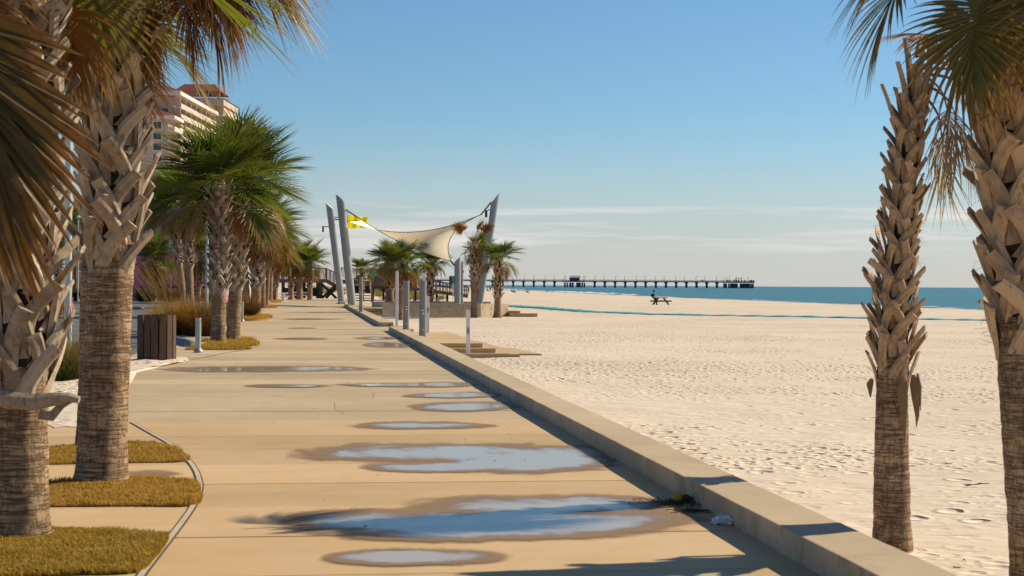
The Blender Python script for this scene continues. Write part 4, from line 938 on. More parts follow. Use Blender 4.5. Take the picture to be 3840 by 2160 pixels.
# ------------------------------------------------------------------ shower towers and white posts at the beach edge
def tower(u, D, label, h=2.25, z0=-.42, r_=.105):
    p = P(u, 1070, D); t = thing('shower_tower', label, 'shower', (p.x, p.y, z0), 0, 'shower towers at the beach edge')
    n = 24; vv = []; ff = []                     # rounded-front D section
    prof = [(-r_, r_ * .55), (-r_, -.2 * r_)] + [(math.cos(a) * r_, -.2 * r_ + math.sin(a) * r_ * .75) for a in np.linspace(PI, 2 * PI, 11)[1:-1]] + [(r_, -.2 * r_), (r_, r_ * .55)]
    mb = MB().prism(prof, 0, h); smooth_auto(obj('column', mb, 'tower_grey', t), 35)
    yf = -.2 * r_ - r_ * .75
    obj('shower_head', MB().tube([(0, yf + .01, h - .07), (0, yf - .05, h - .075), (0, yf - .07, h - .10)], [.014, .014, .026], 10), 'chrome', t)
    for z in (h - .88, h - .97): smooth_auto(obj('push_button', MB().tube([(-.005, yf + .015, z), (-.005, yf - .012, z), (-.005, yf - .022, z)], [.036, .034, .012], 14), 'chrome', t))
    obj('foot_tap', MB().tube([(0, yf + .01, h - 1.45), (0, yf - .05, h - 1.45), (0, yf - .055, h - 1.49)], [.016, .018, .012], 10), 'chrome', t)
    obj('plate', MB().box((-.005, yf * .93, h - .92), (.11, .012, .27)), 'tower_grey', t, bevel=.003)
    return t
tower(1586, 49.5, 'nearest grey shower tower with chrome buttons', 2.24)
tower(1523.5, 56.5, 'second grey shower tower, just left of the nearest one', 2.25)
tower(1354, 92, 'far grey shower tower beside the leaning masts', 2.1, .02)
def post(u, D, ztop, label, wd=.11, th=.045, z0=-.55, lean=0, cleat=None, peak=True):
    p = P(u, 1070, D); t = thing('white_post', label, 'post', (p.x, p.y, z0), -PSI * .8, 'white posts at the beach edge'); h = ztop - z0
    if peak: prof = [(-wd / 2, 0), (wd / 2, 0), (wd / 2, h - .03), (0, h), (-wd / 2, h - .03)]
    else: prof = [(-wd / 2, 0), (wd / 2, 0), (wd / 2, h - .012), (-wd / 2, h)]
    vv = [(x + lean * z, -th, z) for x, z in prof] + [(x + lean * z, th, z) for x, z in prof]; n = len(prof)
    obj('board', MB().add(vv, [tuple(range(n)), tuple(range(n, 2 * n))[::-1]] + [((i + 1) % n, i, n + i, n + (i + 1) % n) for i in range(n)]), 'white_paint', t, bevel=.005)
    if cleat:
        c = obj('cleat', MB().tube([(lean * cleat, -th - .03, cleat - .11), (lean * cleat, -th - .045, cleat - .05), (lean * cleat, -th - .045, cleat + .05), (lean * cleat, -th - .03, cleat + .11)], [.008, .016, .016, .008], 8), 'dark_metal', t)
        obj('cleat_base', MB().box((lean * cleat, -th - .018, cleat), (.03, .035, .09)), 'dark_metal', t)
    for z in (.5, h * .75): obj('screw', MB().tube([(lean * z, -th + .005, z), (lean * z, -th - .004, z)], .007, 8), 'dark_metal', t)
    return t
post(1488.5, 63, 2.22, 'tall white post with pointed top behind the wall end')
post(1589.5, 60, 2.14, 'tall white post mostly hidden behind the nearest shower tower')
post(1605, 62, 1.28, 'short white board post with a cleat behind the nearest shower tower', .115, .02, -.3, 0, 1.05, False)
post(1757, 50.4, .95, 'short white board post with a cleat in front of the near steps', .125, .02, -.52, -.008, .82, False)

# ------------------------------------------------------------------ masts and shade sail
def mast(bu, D, zb, tu, tv, r0, r1, cut, label, group='leaning masts of the shade sail', cd_=(1, -.2)):
    p = P(bu, 1070, D); b = Vector((p.x, p.y, zb)); tp = P(tu, tv, D); ax = (tp - b); L = ax.length; t = thing('sail_mast', label, 'mast', b, 0, group)
    n = 28; d = ax.normalized(); x = Vector((1, 0, 0)); x = (x - d * x.dot(d)).normalized(); y = d.cross(x); vv = []
    m_ = 5; cx = Vector((cd_[0], cd_[1], 0)).normalized()
    for i in range(m_ + 1):
        s = i / m_; rr = r0 + (r1 - r0) * s
        for k in range(n):
            a = 2 * PI * k / n; off = (x * math.cos(a) + y * math.sin(a)) * rr
            slant = -cut * off.dot(cx) / r1 if i == m_ else 0
            vv.append(d * (L * s + slant) + off)
    ff = [(i * n + k, i * n + (k + 1) % n, (i + 1) * n + (k + 1) % n, (i + 1) * n + k) for i in range(m_) for k in range(n)]
    smooth_auto(obj('tube', MB().add(vv, ff + [tuple(range(n))[::-1]]), 'steel_grey', t), 50)
    obj('cap', MB().add([Vector(q) + Vector((0, 0, .004)) for q in vv[m_ * n:]], [tuple(range(n))]), 'white_plastic', t)
    return t, b, d, L, x
def bracket(t, at, direction, ln=.45):
    at = Vector(at); q = at + Vector(direction).normalized() * ln
    o = obj('floodlight', MB().tube([at, q], .035, 8), 'dark_metal', t); obj('lamp', MB().box(q + Vector((0, 0, -.22)), (.16, .3, .5)), 'dark_metal', o)
mt1, b1_, d1, L1, x1 = mast(1282, 146, 0, 1236, 772, .30, .31, .36, 'left leaning grey mast with a slanted top of the shade sail')
bracket(mt1, d1 * (L1 * .79) - x1 * .25, (-1, 0, .0), .55); bracket(mt1, d1 * (L1 * .88) + x1 * .25, (1, -.2, 0), .8)
mt2, b2_, d2, L2, x2 = mast(1321, 135, 0, 1277, 748, .335, .345, .42, 'thicker leaning grey mast right beside the left one', cd_=(1, .25))
mt3, b3_, d3, L3, x3 = mast(1716, 119, .25, 1716, 972, .235, .235, .22, 'short upright grey mast at the low corner of the sail', cd_=(-1, 0))
bracket(mt3, d3 * (L3 * .62) - x3 * .22, (-1, 0, 0), .3)
mt4, b4_, d4, L4, x4 = mast(1800, 121, .25, 1858, 742, .20, .27, .45, 'tall seaward mast leaning right behind the palms', cd_=(-1, 0))
bracket(mt4, d4 * (L4 * .885) - x4 * .27, (-1, 0, -.3), .3)
t = thing('pipe_post', 'slim upright pipe beside the short mast', 'post', P(1733, 1070, 119.3) * 1 - Vector((0, 0, P(1733, 1070, 119.3).z - .25)))
smooth_auto(obj('pipe', MB().lathe((0, 0, 0), [(.085, 0), (.085, 3.1), (.02, 3.14)], 14), 'steel_grey', t)); obj('pipe_clamp', MB().box((.1, 0, 2.4), (.06, .06, .14)), 'dark_metal', t); obj('pipe_clamp', MB().box((.1, 0, .7), (.06, .06, .14)), 'dark_metal', t)

C1, C2, C3, C4 = P(1336, 812, 133.5), P(1803, 806, 122), P(1692, 981, 119.5), P(1306, 830, 143)
def edge(a, b, sag, n):                          # concave edge pulled towards the sail's middle
    cen = (C1 + C2 + C3 + C4) / 4; out = []
    for i in range(n + 1):
        t_ = i / n; p = a.lerp(b, t_); out.append(p + (cen - (a + b) / 2) * sag * 4 * t_ * (1 - t_))
    return out
N_ = 26
eb, et = edge(C1, C3, .12, N_), edge(C4, C2, .10, N_); et = [p - Vector((0, 0, 1.05 * 4 * (i / N_) * (1 - i / N_))) for i, p in enumerate(et)]; eb = [p - Vector((0, 0, .5 * 4 * (i / N_) * (1 - i / N_))) for i, p in enumerate(eb)]; el, er = edge(C1, C4, .16, N_), edge(C3, C2, .22, N_)
vv = []
for j in range(N_ + 1):
    for i in range(N_ + 1):
        s_, t_ = i / N_, j / N_
        q = eb[i] * (1 - t_) + et[i] * t_ + el[j] * (1 - s_) + er[j] * s_ - (C1 * (1 - s_) * (1 - t_) + C3 * s_ * (1 - t_) + C4 * (1 - s_) * t_ + C2 * s_ * t_)
        vv.append(q)
sail = thing('shade_sail', 'cream fabric shade sail stretched between the leaning masts', 'shade sail', (0, 0, 0))
obj('canopy', MB().add(vv, [(j * (N_ + 1) + i, j * (N_ + 1) + i + 1, (j + 1) * (N_ + 1) + i + 1, (j + 1) * (N_ + 1) + i) for j in range(N_) for i in range(N_)]), 'sail_cloth', sail, smooth=True)
for e_ in (eb, et, el, er): obj('edge_cable', MB().tube([p + Vector((0, 0, .02)) for p in e_], .028, 6), 'cord', sail)
def chain(a, b, n=9):
    m_ = MB()
    for i in range(n):
        p, q = a.lerp(b, i / n), a.lerp(b, (i + .9) / n); m_.tube([p, p.lerp(q, .5), q], [.03, .075, .03], 6)
    obj('chain', m_, 'chain_metal', sail)
chain(C1, b2_ + d2 * (L2 * .90) + x2 * .33); chain(C2, b4_ + d4 * (L4 * .955) - x4 * .26, 12); chain(C3, b3_ + d3 * (L3 * .86) - x3 * .22, 7); chain(C4, b1_ + d1 * (L1 * .86) + x1 * .3, 5)

# yellow beach flag
fq = P(1311, 1070, 152); fp = thing('flag_pole', 'thin flag pole behind the thicker left mast', 'flag pole', (fq.x, fq.y, 0))
ft = P(1302, 798, 152)
obj('pole', MB().tube([(0, 0, 0), Vector((ft.x - fq.x, ft.y - fq.y, ft.z))], [.035, .02], 8), 'dark_metal', fp); obj('finial', MB().lathe((ft.x - fq.x, ft.y - fq.y, ft.z - .02), [(.02, 0), (.05, .05), (.02, .1)], 8), 'dark_metal', fp)
fl = []; nf = 16
for j in range(9):
    for i in range(nf + 1):
        a = P(1303 + 76 * i / nf, 806 + (52 - 14 * i / nf) * j / 8 + 9 * i / nf, 152); a.y += .18 * math.sin(i * .9 + j * .25) * (i / nf); a.z += .04 * math.sin(i * 1.3); fl.append(a)
tag(obj('beach_flag', MB().add(fl, [(j * (nf + 1) + i, j * (nf + 1) + i + 1, (j + 1) * (nf + 1) + i + 1, (j + 1) * (nf + 1) + i) for j in range(8) for i in range(nf)]), 'flag_yellow', smooth=True), 'bright yellow flag flying behind the sail corner', 'flag')

# ------------------------------------------------------------------ teal beach mat
mpx = [(1890, 1147), (1913, 1149), (2105, 1159), (2357, 1168), (2609, 1173), (2900, 1177), (3300, 1182), (3700, 1187), (4200, 1192)]
mq = [G(u, v, -.3) for u, v in mpx]; path = []
for i in range(len(mq) - 1):
    n = max(2, int((mq[i + 1] - mq[i]).length / .3))
    path += [mq[i].lerp(mq[i + 1], k / n) for k in range(n)]
vv = []
for i, p in enumerate(path):
    d = (path[min(i + 1, len(path) - 1)] - path[max(i - 1, 0)]).normalized(); n = Vector((-d.y, d.x, 0)); g0 = zg(p.x, p.y)
    wv = .0 + .05 * (.5 + .5 * math.sin(i * .9 + 2 * fbm(i * .05, 1))) + .03 * fbm(i * .11, 4)
    for s_, h_ in ((-.95, .005 + max(0, wv - .03)), (-.9, .02 + wv), (0, .04 + wv), (.9, .06 + wv), (.95, .01)):
        vv.append((p.x + n.x * s_, p.y + n.y * s_, g0 + h_))
tag(obj('beach_mat', MB().add(vv, [(5 * i + k, 5 * i + 5 + k, 5 * i + 6 + k, 5 * i + 1 + k)[::-1] for i in range(len(path) - 1) for k in range(4)]), 'mat_teal', smooth=True), 'long rippled teal access mat laid across the sand', 'mat')
# ------------------------------------------------------------------ people
def person(label, loc, rz, pose, top, legs, scale=1.0, hat=None, sleeve=None, group='people on the beach'):
    t = thing('person', label, 'person', loc, rz, group)
    if pose == 'sit':     # seat at z=.45, faces +X
        J = dict(pel=(0, 0, .52), ch=(.06, 0, .80), sh=(.12, 0, .98), nk=(.15, 0, 1.06), kneeL=(.44, .10, .50), kneeR=(.44, -.10, .50), footL=(.38, .10, .06), footR=(.40, -.10, .06), toeL=(.52, .10, .04), toeR=(.54, -.10, .04),
                 elL=(.22, .22, .76), elR=(.22, -.22, .76), haL=(.46, .10, .82), haR=(.46, -.10, .82)); head = (.20, 0, 1.20)
    elif pose == 'ground':
        J = dict(pel=(0, 0, .10), ch=(-.02, 0, .36), sh=(.0, 0, .54), nk=(.02, 0, .62), kneeL=(.38, .12, .42), kneeR=(.40, -.10, .38), footL=(.58, .12, .05), footR=(.62, -.10, .05), toeL=(.70, .12, .04), toeR=(.74, -.10, .04),
                 elL=(.12, .22, .36), elR=(.12, -.22, .36), haL=(.34, .16, .34), haR=(.34, -.14, .34)); head = (.05, 0, .76)
    else:
        J = dict(pel=(0, 0, .95), ch=(.0, 0, 1.22), sh=(.0, 0, 1.42), nk=(.01, 0, 1.5), kneeL=(.04, .10, .50), kneeR=(-.02, -.10, .50), footL=(.0, .11, .07), footR=(-.10, -.11, .07), toeL=(.14, .12, .03), toeR=(.04, -.12, .03),
                 elL=(-.02, .26, 1.16), elR=(.02, -.26, 1.16), haL=(.10, .24, .93), haR=(.16, -.20, 1.0)); head = (.03, 0, 1.63)
    names = list(J); idx = {n: i for i, n in enumerate(names)}; E = [('pel', 'ch'), ('ch', 'sh'), ('sh', 'nk'), ('pel', 'kneeL'), ('pel', 'kneeR'), ('kneeL', 'footL'), ('kneeR', 'footR'), ('footL', 'toeL'), ('footR', 'toeR'), ('sh', 'elL'), ('sh', 'elR'), ('elL', 'haL'), ('elR', 'haR')]
    rad = dict(pel=.19, ch=.20, sh=.18, nk=.06, kneeL=.075, kneeR=.075, footL=.05, footR=.05, toeL=.04, toeR=.04, elL=.052, elR=.052, haL=.036, haR=.036)
    me = bpy.data.meshes.new('body'); me.from_pydata([J[n] for n in names], [(idx[a], idx[b]) for a, b in E], []); me.materials.append(MATS[legs]); me.materials.append(MATS[top]); me.materials.append(MATS['skin']); me.materials.append(MATS[sleeve or top])
    tmp = bpy.data.objects.new('tmp', me); COL.objects.link(tmp); tmp.modifiers.new('s', 'SKIN'); tmp.modifiers.new('d', 'SUBSURF').levels = 1
    for i, n in enumerate(names):
        sv = me.skin_vertices[0].data[i]; sv.radius = (rad[n], rad[n] * 1.15 if n in ('pel', 'ch', 'sh') else rad[n]); sv.use_root = (n == 'pel')
    dg = bpy.context.evaluated_depsgraph_get(); m2 = bpy.data.meshes.new_from_object(tmp.evaluated_get(dg)); bpy.data.objects.remove(tmp)
    m2.materials.clear(); [m2.materials.append(MATS[x]) for x in (legs, top, 'skin', sleeve or top)]
    P_ = {n: Vector(J[n]) for n in J}
    for p in m2.polygons:
        c = p.center; best = min(((c - (P_[a] + (P_[b] - P_[a]) * max(0, min(1, (c - P_[a]).dot(P_[b] - P_[a]) / (P_[b] - P_[a]).length_squared)))).length, (a, b)) for a, b in E)[1]
        p.material_index = 0 if best[1][:4] in ('knee', 'foot', 'toeL', 'toeR') else (2 if best == ('sh', 'nk') else (3 if (best[0] == 'sh' and abs(c.y) > .27) or best[0][:2] == 'el' else 1))
        if best[1][:2] == 'ha' and (c - P_[best[1]]).length < .06: p.material_index = 2
        p.use_smooth = True
    b = link('body', m2, t)
    hd = MB(); n = 12; h0 = Vector(head); vv = []
    for i in range(9):
        a = PI * i / 8
        for k in range(n):
            q = 2 * PI * k / n; x = math.cos(q) * math.sin(a) * .092; y = math.sin(q) * math.sin(a) * .075; z = math.cos(a) * .118
            if x > .06 and abs(y) < .03 and -.045 < z < .02: x += .022
            vv.append(h0 + Vector((x, y, z)))
    hd.add(vv, [(i * n + k, (i + 1) * n + k, (i + 1) * n + (k + 1) % n, i * n + (k + 1) % n) for i in range(8) for k in range(n)])
    ho = obj('head', hd, 'skin', t, smooth=True)
    hm = MB(); vv = []
    for i in range(6):
        a = PI * .62 * i / 5
        for k in range(n):
            q = 2 * PI * k / n; f = .55 if (math.cos(q) > .3 and i > 3) else 1
            vv.append(h0 + Vector((math.cos(q) * math.sin(a) * .104 * f - .008, math.sin(q) * math.sin(a) * .088, math.cos(a) * .132 + .004)))
    obj('hat' if hat else 'hair', hm.add(vv, [(i * n + k, (i + 1) * n + k, (i + 1) * n + (k + 1) % n, i * n + (k + 1) % n) for i in range(5) for k in range(n)]), hat or 'hair_dark', ho, smooth=True)
    for s in (-1, 1):
        obj('eye', MB().lathe((h0.x + .083, h0.y + s * .032, h0.z + .008), [(.004, -.006), (.011, 0), (.004, .006)], 8), 'black_paint', ho)
        hand = J['haL' if s > 0 else 'haR']; el = J['elL' if s > 0 else 'elR']; d = (Vector(hand) - Vector(el)).normalized(); hmB = MB(); sd = Vector((0, 1, 0))
        for f in range(5):
            o_ = sd * (-.03 + .015 * f); l_ = (.05, .075, .085, .078, .06)[f] * 1.1; dd = (d + sd * (-.5 * s if f == (0 if s > 0 else 4) else 0)).normalized()
            hmB.tube([Vector(hand) + o_, Vector(hand) + o_ + dd * l_ * .6, Vector(hand) + o_ + dd * l_ + Vector((0, 0, -.015))], [.009, .008, .006], 6)
        obj('hand', hmB, 'skin', t)
    t.scale = (scale,) * 3
    return t

# ------------------------------------------------------------------ picnic table on the sand with a person
def picnic(u, v, z, label, rz):
    q = G(u, v, z); q.z = zg(q.x, q.y); t = thing('picnic_table', label, 'picnic table', q, rz)
    for i in range(5): obj('top_plank', MB().box((0, -.34 + .17 * i, .745), (1.35, .155, .08)), 'picnic_wood', t, bevel=.006)
    for s in (-1, 1):
        for k in range(2): obj('seat_plank', MB().box((0, s * (.72 + .16 * k) - s * .08, .44), (2.15, .145, .05)), 'picnic_wood', t, bevel=.006)
        obj('seat_plank', MB().box((s * 1.05, 0, .38), (.14, 1.5, .09)), 'picnic_wood', t, bevel=.006)
        for k in (-1, 1):
            obj('leg', MB().beam((s * .28, k * .22, .72), (s * .86, k * .30, .0), .06, .13), 'picnic_wood', t)
    obj('brace', MB().box((0, 0, .36), (2.1, .1, .10)), 'picnic_wood', t)
    return t, q
pt, pq = picnic(2478, 1142, -.3, 'brown wooden picnic table standing alone on the open sand', -PSI)
dr = R0; off = pq + R0 * (-.95) - F0 * .05
person('person in black vest and white sleeves hunched at the picnic table', (off.x, off.y, pq.z - .02), -PSI, 'sit', 'cloth_black', 'cloth_black', 1.2, 'cloth_black', 'cloth_white')
def far_person(u, D, label, pose, top, legs, rz=0, sc_=1.0, hat=None):
    p = P(u, 1070, D); return person(label, (p.x, p.y, zg(p.x, p.y) - .02), rz, pose, top, legs, sc_, hat)
far_person(1758, 430, 'person in neon yellow jacket standing at the end of the boardwalk', 'stand', 'cloth_neon', 'cloth_navy', 1.4, 1.0, 'cloth_neon')
far_person(1838, 560, 'person in dark clothes standing near the water, right of the neon jacket', 'stand', 'cloth_navy', 'cloth_black', 2.4, 1.05)
far_person(1827, 545, 'person in black crouching near the water beside the standing person', 'ground', 'cloth_black', 'cloth_black', 1.0, 1.4)
far_person(1918, 480, 'left person of the pair sitting on the sand near the surf', 'ground', 'cloth_red', 'cloth_black', .3, 1.2)
far_person(1926, 480, 'right person of the pair sitting on the sand near the surf', 'ground', 'cloth_black', 'cloth_navy', .2, 1.15)
far_person(1975, 455, 'person sitting alone on the sand close to the surf', 'ground', 'cloth_black', 'cloth_black', -.3, 1.25)

# ------------------------------------------------------------------ fishing pier far out
PD = 2500.0; pz = -1.2
pier = thing('fishing_pier', 'long concrete fishing pier on piles across the horizon', 'pier', P(1600, 1070, PD) * 1 - Vector((0, 0, P(1600, 1070, PD).z - pz)), -PSI)
mpp = PD / FPX                                    # metres per photograph pixel out there
def px2(u): return (u - 1600) * mpp
deck = 9.6
obj('deck', MB().box((px2(2193), 0, deck - .3), (px2(2826) - px2(1560), 7, 1.7)), 'pier_hazed_concrete', pier)
obj('deck', MB().box((px2(2768), -3, deck - .5), (px2(2826) - px2(2712), 20, 2.2)), 'pier_hazed_concrete', pier)
obj('deck', MB().box((px2(2152), -3, deck - .5), (px2(2194) - px2(2113), 16, 2.2)), 'pier_hazed_concrete', pier)
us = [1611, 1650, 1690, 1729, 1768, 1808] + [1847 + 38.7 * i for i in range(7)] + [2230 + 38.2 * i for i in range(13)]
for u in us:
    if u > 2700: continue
    o = obj('pile_bent', MB().box((px2(u), 0, deck - 1.9), (4.6, 7.5, 1.7)), 'pier_hazed_concrete', pier)
    obj('pile', MB().box((px2(u) - .0, 0, deck / 2 - 2.5), (2.9, 6.6, deck + 1)), 'pier_hazed_concrete', o)
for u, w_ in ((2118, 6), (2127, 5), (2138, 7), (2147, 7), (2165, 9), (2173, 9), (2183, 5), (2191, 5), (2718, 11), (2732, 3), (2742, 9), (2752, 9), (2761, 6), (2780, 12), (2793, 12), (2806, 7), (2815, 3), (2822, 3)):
    obj('pile', MB().box((px2(u), -4, deck / 2 - 2.5), (w_ * mpp, 10, deck + .2)), 'pier_hazed_concrete', pier)
rl = MB()
for z in (.6, 1.1, 1.55): rl.box((px2(2193), -3.4, deck + .6 + z - .05), (px2(2826) - px2(1560), .15, .22))
for i in range(180): rl.box((px2(1560 + i * 7), -3.4, deck + 1.2), (.3, .3, 1.8))
tag(obj('railing', rl, 'pier_hazed_concrete', pier), kind='stuff')
for u in [1640, 1688, 1845, 1888, 1923, 1966, 2001, 2044, 2078, 2115, 2120, 2189, 2194, 2232, 2265, 2309, 2342, 2386, 2418, 2457, 2490, 2533, 2566, 2610, 2642, 2686, 2715, 2725, 2734, 2761, 2780, 2805]:
    o = obj('lamp_column', MB().tube([(px2(u), 0, deck + .5), (px2(u), 0, deck + 7.6)], .28, 6), 'pier_hazed_concrete', pier); obj('lamp_arm', MB().box((px2(u) + .9, 0, deck + 7.5), (2.2, .3, .3)), 'pier_hazed_concrete', o)
# pavilion halfway
hx0, hx1 = px2(2136), px2(2173)
obj('pavilion_wall', MB().box(((hx0 + hx1) / 2, -1, deck + 2.2), (hx1 - hx0, 9, 6.0)), 'pier_hazed_concrete', pier)
vv = [(hx0 - 1, -7, deck + 5.0), (hx1 + 2, -7, deck + 5.0), (hx1 + 2, 5, deck + 5.0), (hx0 - 1, 5, deck + 5.0), (hx0 + 1.5, -1, deck + 8.0), (hx1 + .5, -1, deck + 8.0)]
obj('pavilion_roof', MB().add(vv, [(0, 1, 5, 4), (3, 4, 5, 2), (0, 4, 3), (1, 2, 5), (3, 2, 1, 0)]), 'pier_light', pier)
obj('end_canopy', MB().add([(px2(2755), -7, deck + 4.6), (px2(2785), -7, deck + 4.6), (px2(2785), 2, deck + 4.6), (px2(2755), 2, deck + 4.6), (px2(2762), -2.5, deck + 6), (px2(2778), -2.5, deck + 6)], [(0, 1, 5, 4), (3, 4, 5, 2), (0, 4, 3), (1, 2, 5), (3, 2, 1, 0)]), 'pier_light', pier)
for u in (2758, 2770, 2780): obj('canopy_post', MB().box((px2(u), -2, deck + 2.6), (.9, .9, 4.2)), 'pier_hazed_concrete', pier)
for u in (2725, 2733, 2751, 2760, 2768, 2790, 2812, 2817, 2824, 2632): obj('kiosk', MB().box((px2(u), -5, deck + 1.7), (1.6, 1.6, 2.6)), 'pier_hazed_concrete', pier)

# ------------------------------------------------------------------ boardwalk over the dunes
bw = thing('boardwalk', 'weathered wooden boardwalk with railings over the dunes behind the promenade', 'boardwalk', (0, 0, 0))
BD = 196.0
def bp(u, v): return P(u, v, BD)
def walk_rail(u0, v0, u1, v1, h, n, nb_, dy, mat='deck_wood', thick=.09, par=bw):
    """railing from one pixel to another at the boardwalk's depth: posts, top rail, mid rail, balusters"""
    a, b = bp(u0, v0), bp(u1, v1); a.y += dy; b.y += dy
    obj('top_rail', MB().beam(a, b, .16, .10), mat, par)
    if nb_ <= n: obj('mid_rail', MB().beam(a - Vector((0, 0, h * .5)), b - Vector((0, 0, h * .5)), .06, .08), mat, par)
    for i in range(n + 1):
        p = a.lerp(b, i / n); obj('railing_post', MB().box(p - Vector((0, 0, h / 2 + .02)), (thick * 1.3, thick * 1.3, h)), mat, par)
    if nb_ > n:
        for i in range(nb_): p = a.lerp(b, (i + .5) / nb_); obj('baluster', MB().box(p - Vector((0, 0, h / 2 + .03)), (.05, .05, h * .95)), mat, par)
def walk_deck(u0, v0, u1, v1, th=.3, depth_=2.2, mat='deck_wood', name='deck'):
    a, b = bp(u0, v0), bp(u1, v1); vv = []
    for p in (a, b):
        for dy in (0, depth_):
            for dz in (0, -th): vv.append(p + Vector((0, dy, dz)))
    obj(name, MB().add(vv, [(0, 2, 6, 4), (1, 5, 7, 3), (0, 4, 5, 1), (2, 3, 7, 6), (0, 1, 3, 2), (4, 6, 7, 5)]), mat, bw)
walk_deck(1000, 1046, 1226, 1046, .45); walk_rail(1000, 1006, 1226, 1006, 1.25, 8, 52, 0); walk_rail(1000, 1006, 1226, 1006, 1.25, 8, 30, 2.1)
walk_deck(1226, 1047, 1268, 1068, .5, name='stair'); walk_rail(1222, 1006, 1268, 1026, 1.25, 3, 14, 0)
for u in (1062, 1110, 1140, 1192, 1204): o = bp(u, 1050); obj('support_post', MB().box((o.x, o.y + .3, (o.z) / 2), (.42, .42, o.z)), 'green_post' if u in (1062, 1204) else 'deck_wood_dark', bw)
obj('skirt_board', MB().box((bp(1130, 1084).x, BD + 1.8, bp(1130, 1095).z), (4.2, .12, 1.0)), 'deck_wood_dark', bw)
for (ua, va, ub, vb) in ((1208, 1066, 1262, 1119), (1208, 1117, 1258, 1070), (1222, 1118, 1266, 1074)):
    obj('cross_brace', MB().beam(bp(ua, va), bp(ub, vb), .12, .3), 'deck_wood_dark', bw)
# ramp down to the beach on the right of the masts
walk_deck(1266, 1047, 1395, 1054, .5); walk_rail(1280, 1004, 1395, 1014, 1.2, 8, 30, 0)
walk_deck(1395, 1054, 1500, 1068, .42); walk_rail(1386, 1016, 1500, 1033, 1.2, 8, 0, 0)
walk_deck(1500, 1068, 1755, 1104, .42); walk_rail(1510, 1037, 1755, 1075, 1.0, 19, 0, 0); walk_rail(1510, 1034, 1755, 1072, 1.0, 19, 0, 2.1)
for i in range(9):
    p = bp(1400 + 40 * i, 1070 + 5 * i); g0 = zg(p.x, p.y + 1); 
    if p.z > g0: obj('support_post', MB().box((p.x, p.y + 1, (p.z + g0) / 2 - .2), (.25, .25, p.z - g0 + .4)), 'deck_wood_dark', bw)

# stair deck with dark risers facing the plaza
sd = thing('stair_deck', 'dark wooden stair deck with a railing right of the masts', 'stairs', (0, 0, 0)); SDp = 172.0
def sp_(u, v): return P(u, v, SDp)
a, b = sp_(1326, 1045), sp_(1398, 1045)
obj('top_rail', MB().beam(a, b, .2, .12), 'deck_wood_dark', sd)
for i in range(9): p = a.lerp(b, i / 8); obj('baluster', MB().box(p - Vector((0, 0, .37)), (.09, .09, .72)), 'deck_wood', sd)
for i in range(7):
    p, q = sp_(1328, 1071 + i * 9.2), sp_(1388, 1071 + i * 9.2); y_ = -.55 * i
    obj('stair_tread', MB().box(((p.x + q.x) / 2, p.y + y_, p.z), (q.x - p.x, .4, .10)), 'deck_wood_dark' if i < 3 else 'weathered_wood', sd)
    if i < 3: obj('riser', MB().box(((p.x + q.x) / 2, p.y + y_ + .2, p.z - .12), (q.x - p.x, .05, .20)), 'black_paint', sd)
for u, mt, w_ in ((1389, 'white_paint', .13), (1395, 'deck_wood', .16), (1327, 'deck_wood_dark', .2)):
    p, q = sp_(u, 1048), sp_(u, 1100 if mt == 'white_paint' else 1134); obj('side_post', MB().box((p.x, p.y - .5, (p.z + q.z) / 2), (w_ * 1.3, .14, p.z - q.z)), mt, sd)
vw = thing('viewing_scope', 'teal coin viewing scope on a stand behind the far shower tower', 'telescope', sp_(1397, 1046) + Vector((0, .3, 0)))
smooth_auto(obj('scope_body', MB().tube([(-.34, 0, .52), (-.30, 0, .52), (.24, 0, .36), (.34, 0, .33)], [.13, .15, .15, .12], 12), 'teal_paint', vw)); obj('yoke', MB().box((0, 0, .26), (.14, .12, .26)), 'teal_paint', vw); obj('stand', MB().lathe((0, 0, -.35), [(.09, 0), (.06, .5)], 10), 'teal_paint', vw)
sg = thing('sign_post', 'small teal sign on a white post near the short mast', 'sign', P(1699, 1070, 190) * 1 - Vector((0, 0, P(1699, 1070, 190).z - .1)))
obj('post', MB().box((0, 0, 1.2), (.09, .09, 2.6)), 'white_paint', sg); obj('panel', MB().box((0, -.06, 2.1), (.36, .04, .75)), 'teal_paint', sg, bevel=.01)
for i, (u, h_) in enumerate(((1551, 1.0), (1582, .95), (1596, .9), (1602, .85), (1638, .75), (1646, .7))):
    p = P(u, 1070, 168); t = thing('rope_stake', ('leftmost wooden stake in the sand under the ramp', 'second wooden stake in the sand under the ramp', 'third wooden stake under the ramp, close to the fourth', 'fourth wooden stake under the ramp, close to the third', 'fifth wooden stake in the sand under the ramp', 'rightmost wooden stake in the sand under the ramp')[i], 'stake', (p.x, p.y, zg(p.x, p.y) - .1), 0, 'rope stakes on the sand')
    obj('stake', MB().lathe((0, 0, 0), [(.07, 0), (.065, h_), (.02, h_ + .05)], 8), 'weathered_wood', t); obj('rope', MB().tube([(0, 0, h_ * .85), (.35, 0, h_ * .72), (.7, 0, h_ * .7)], .015, 5), 'cord', t)
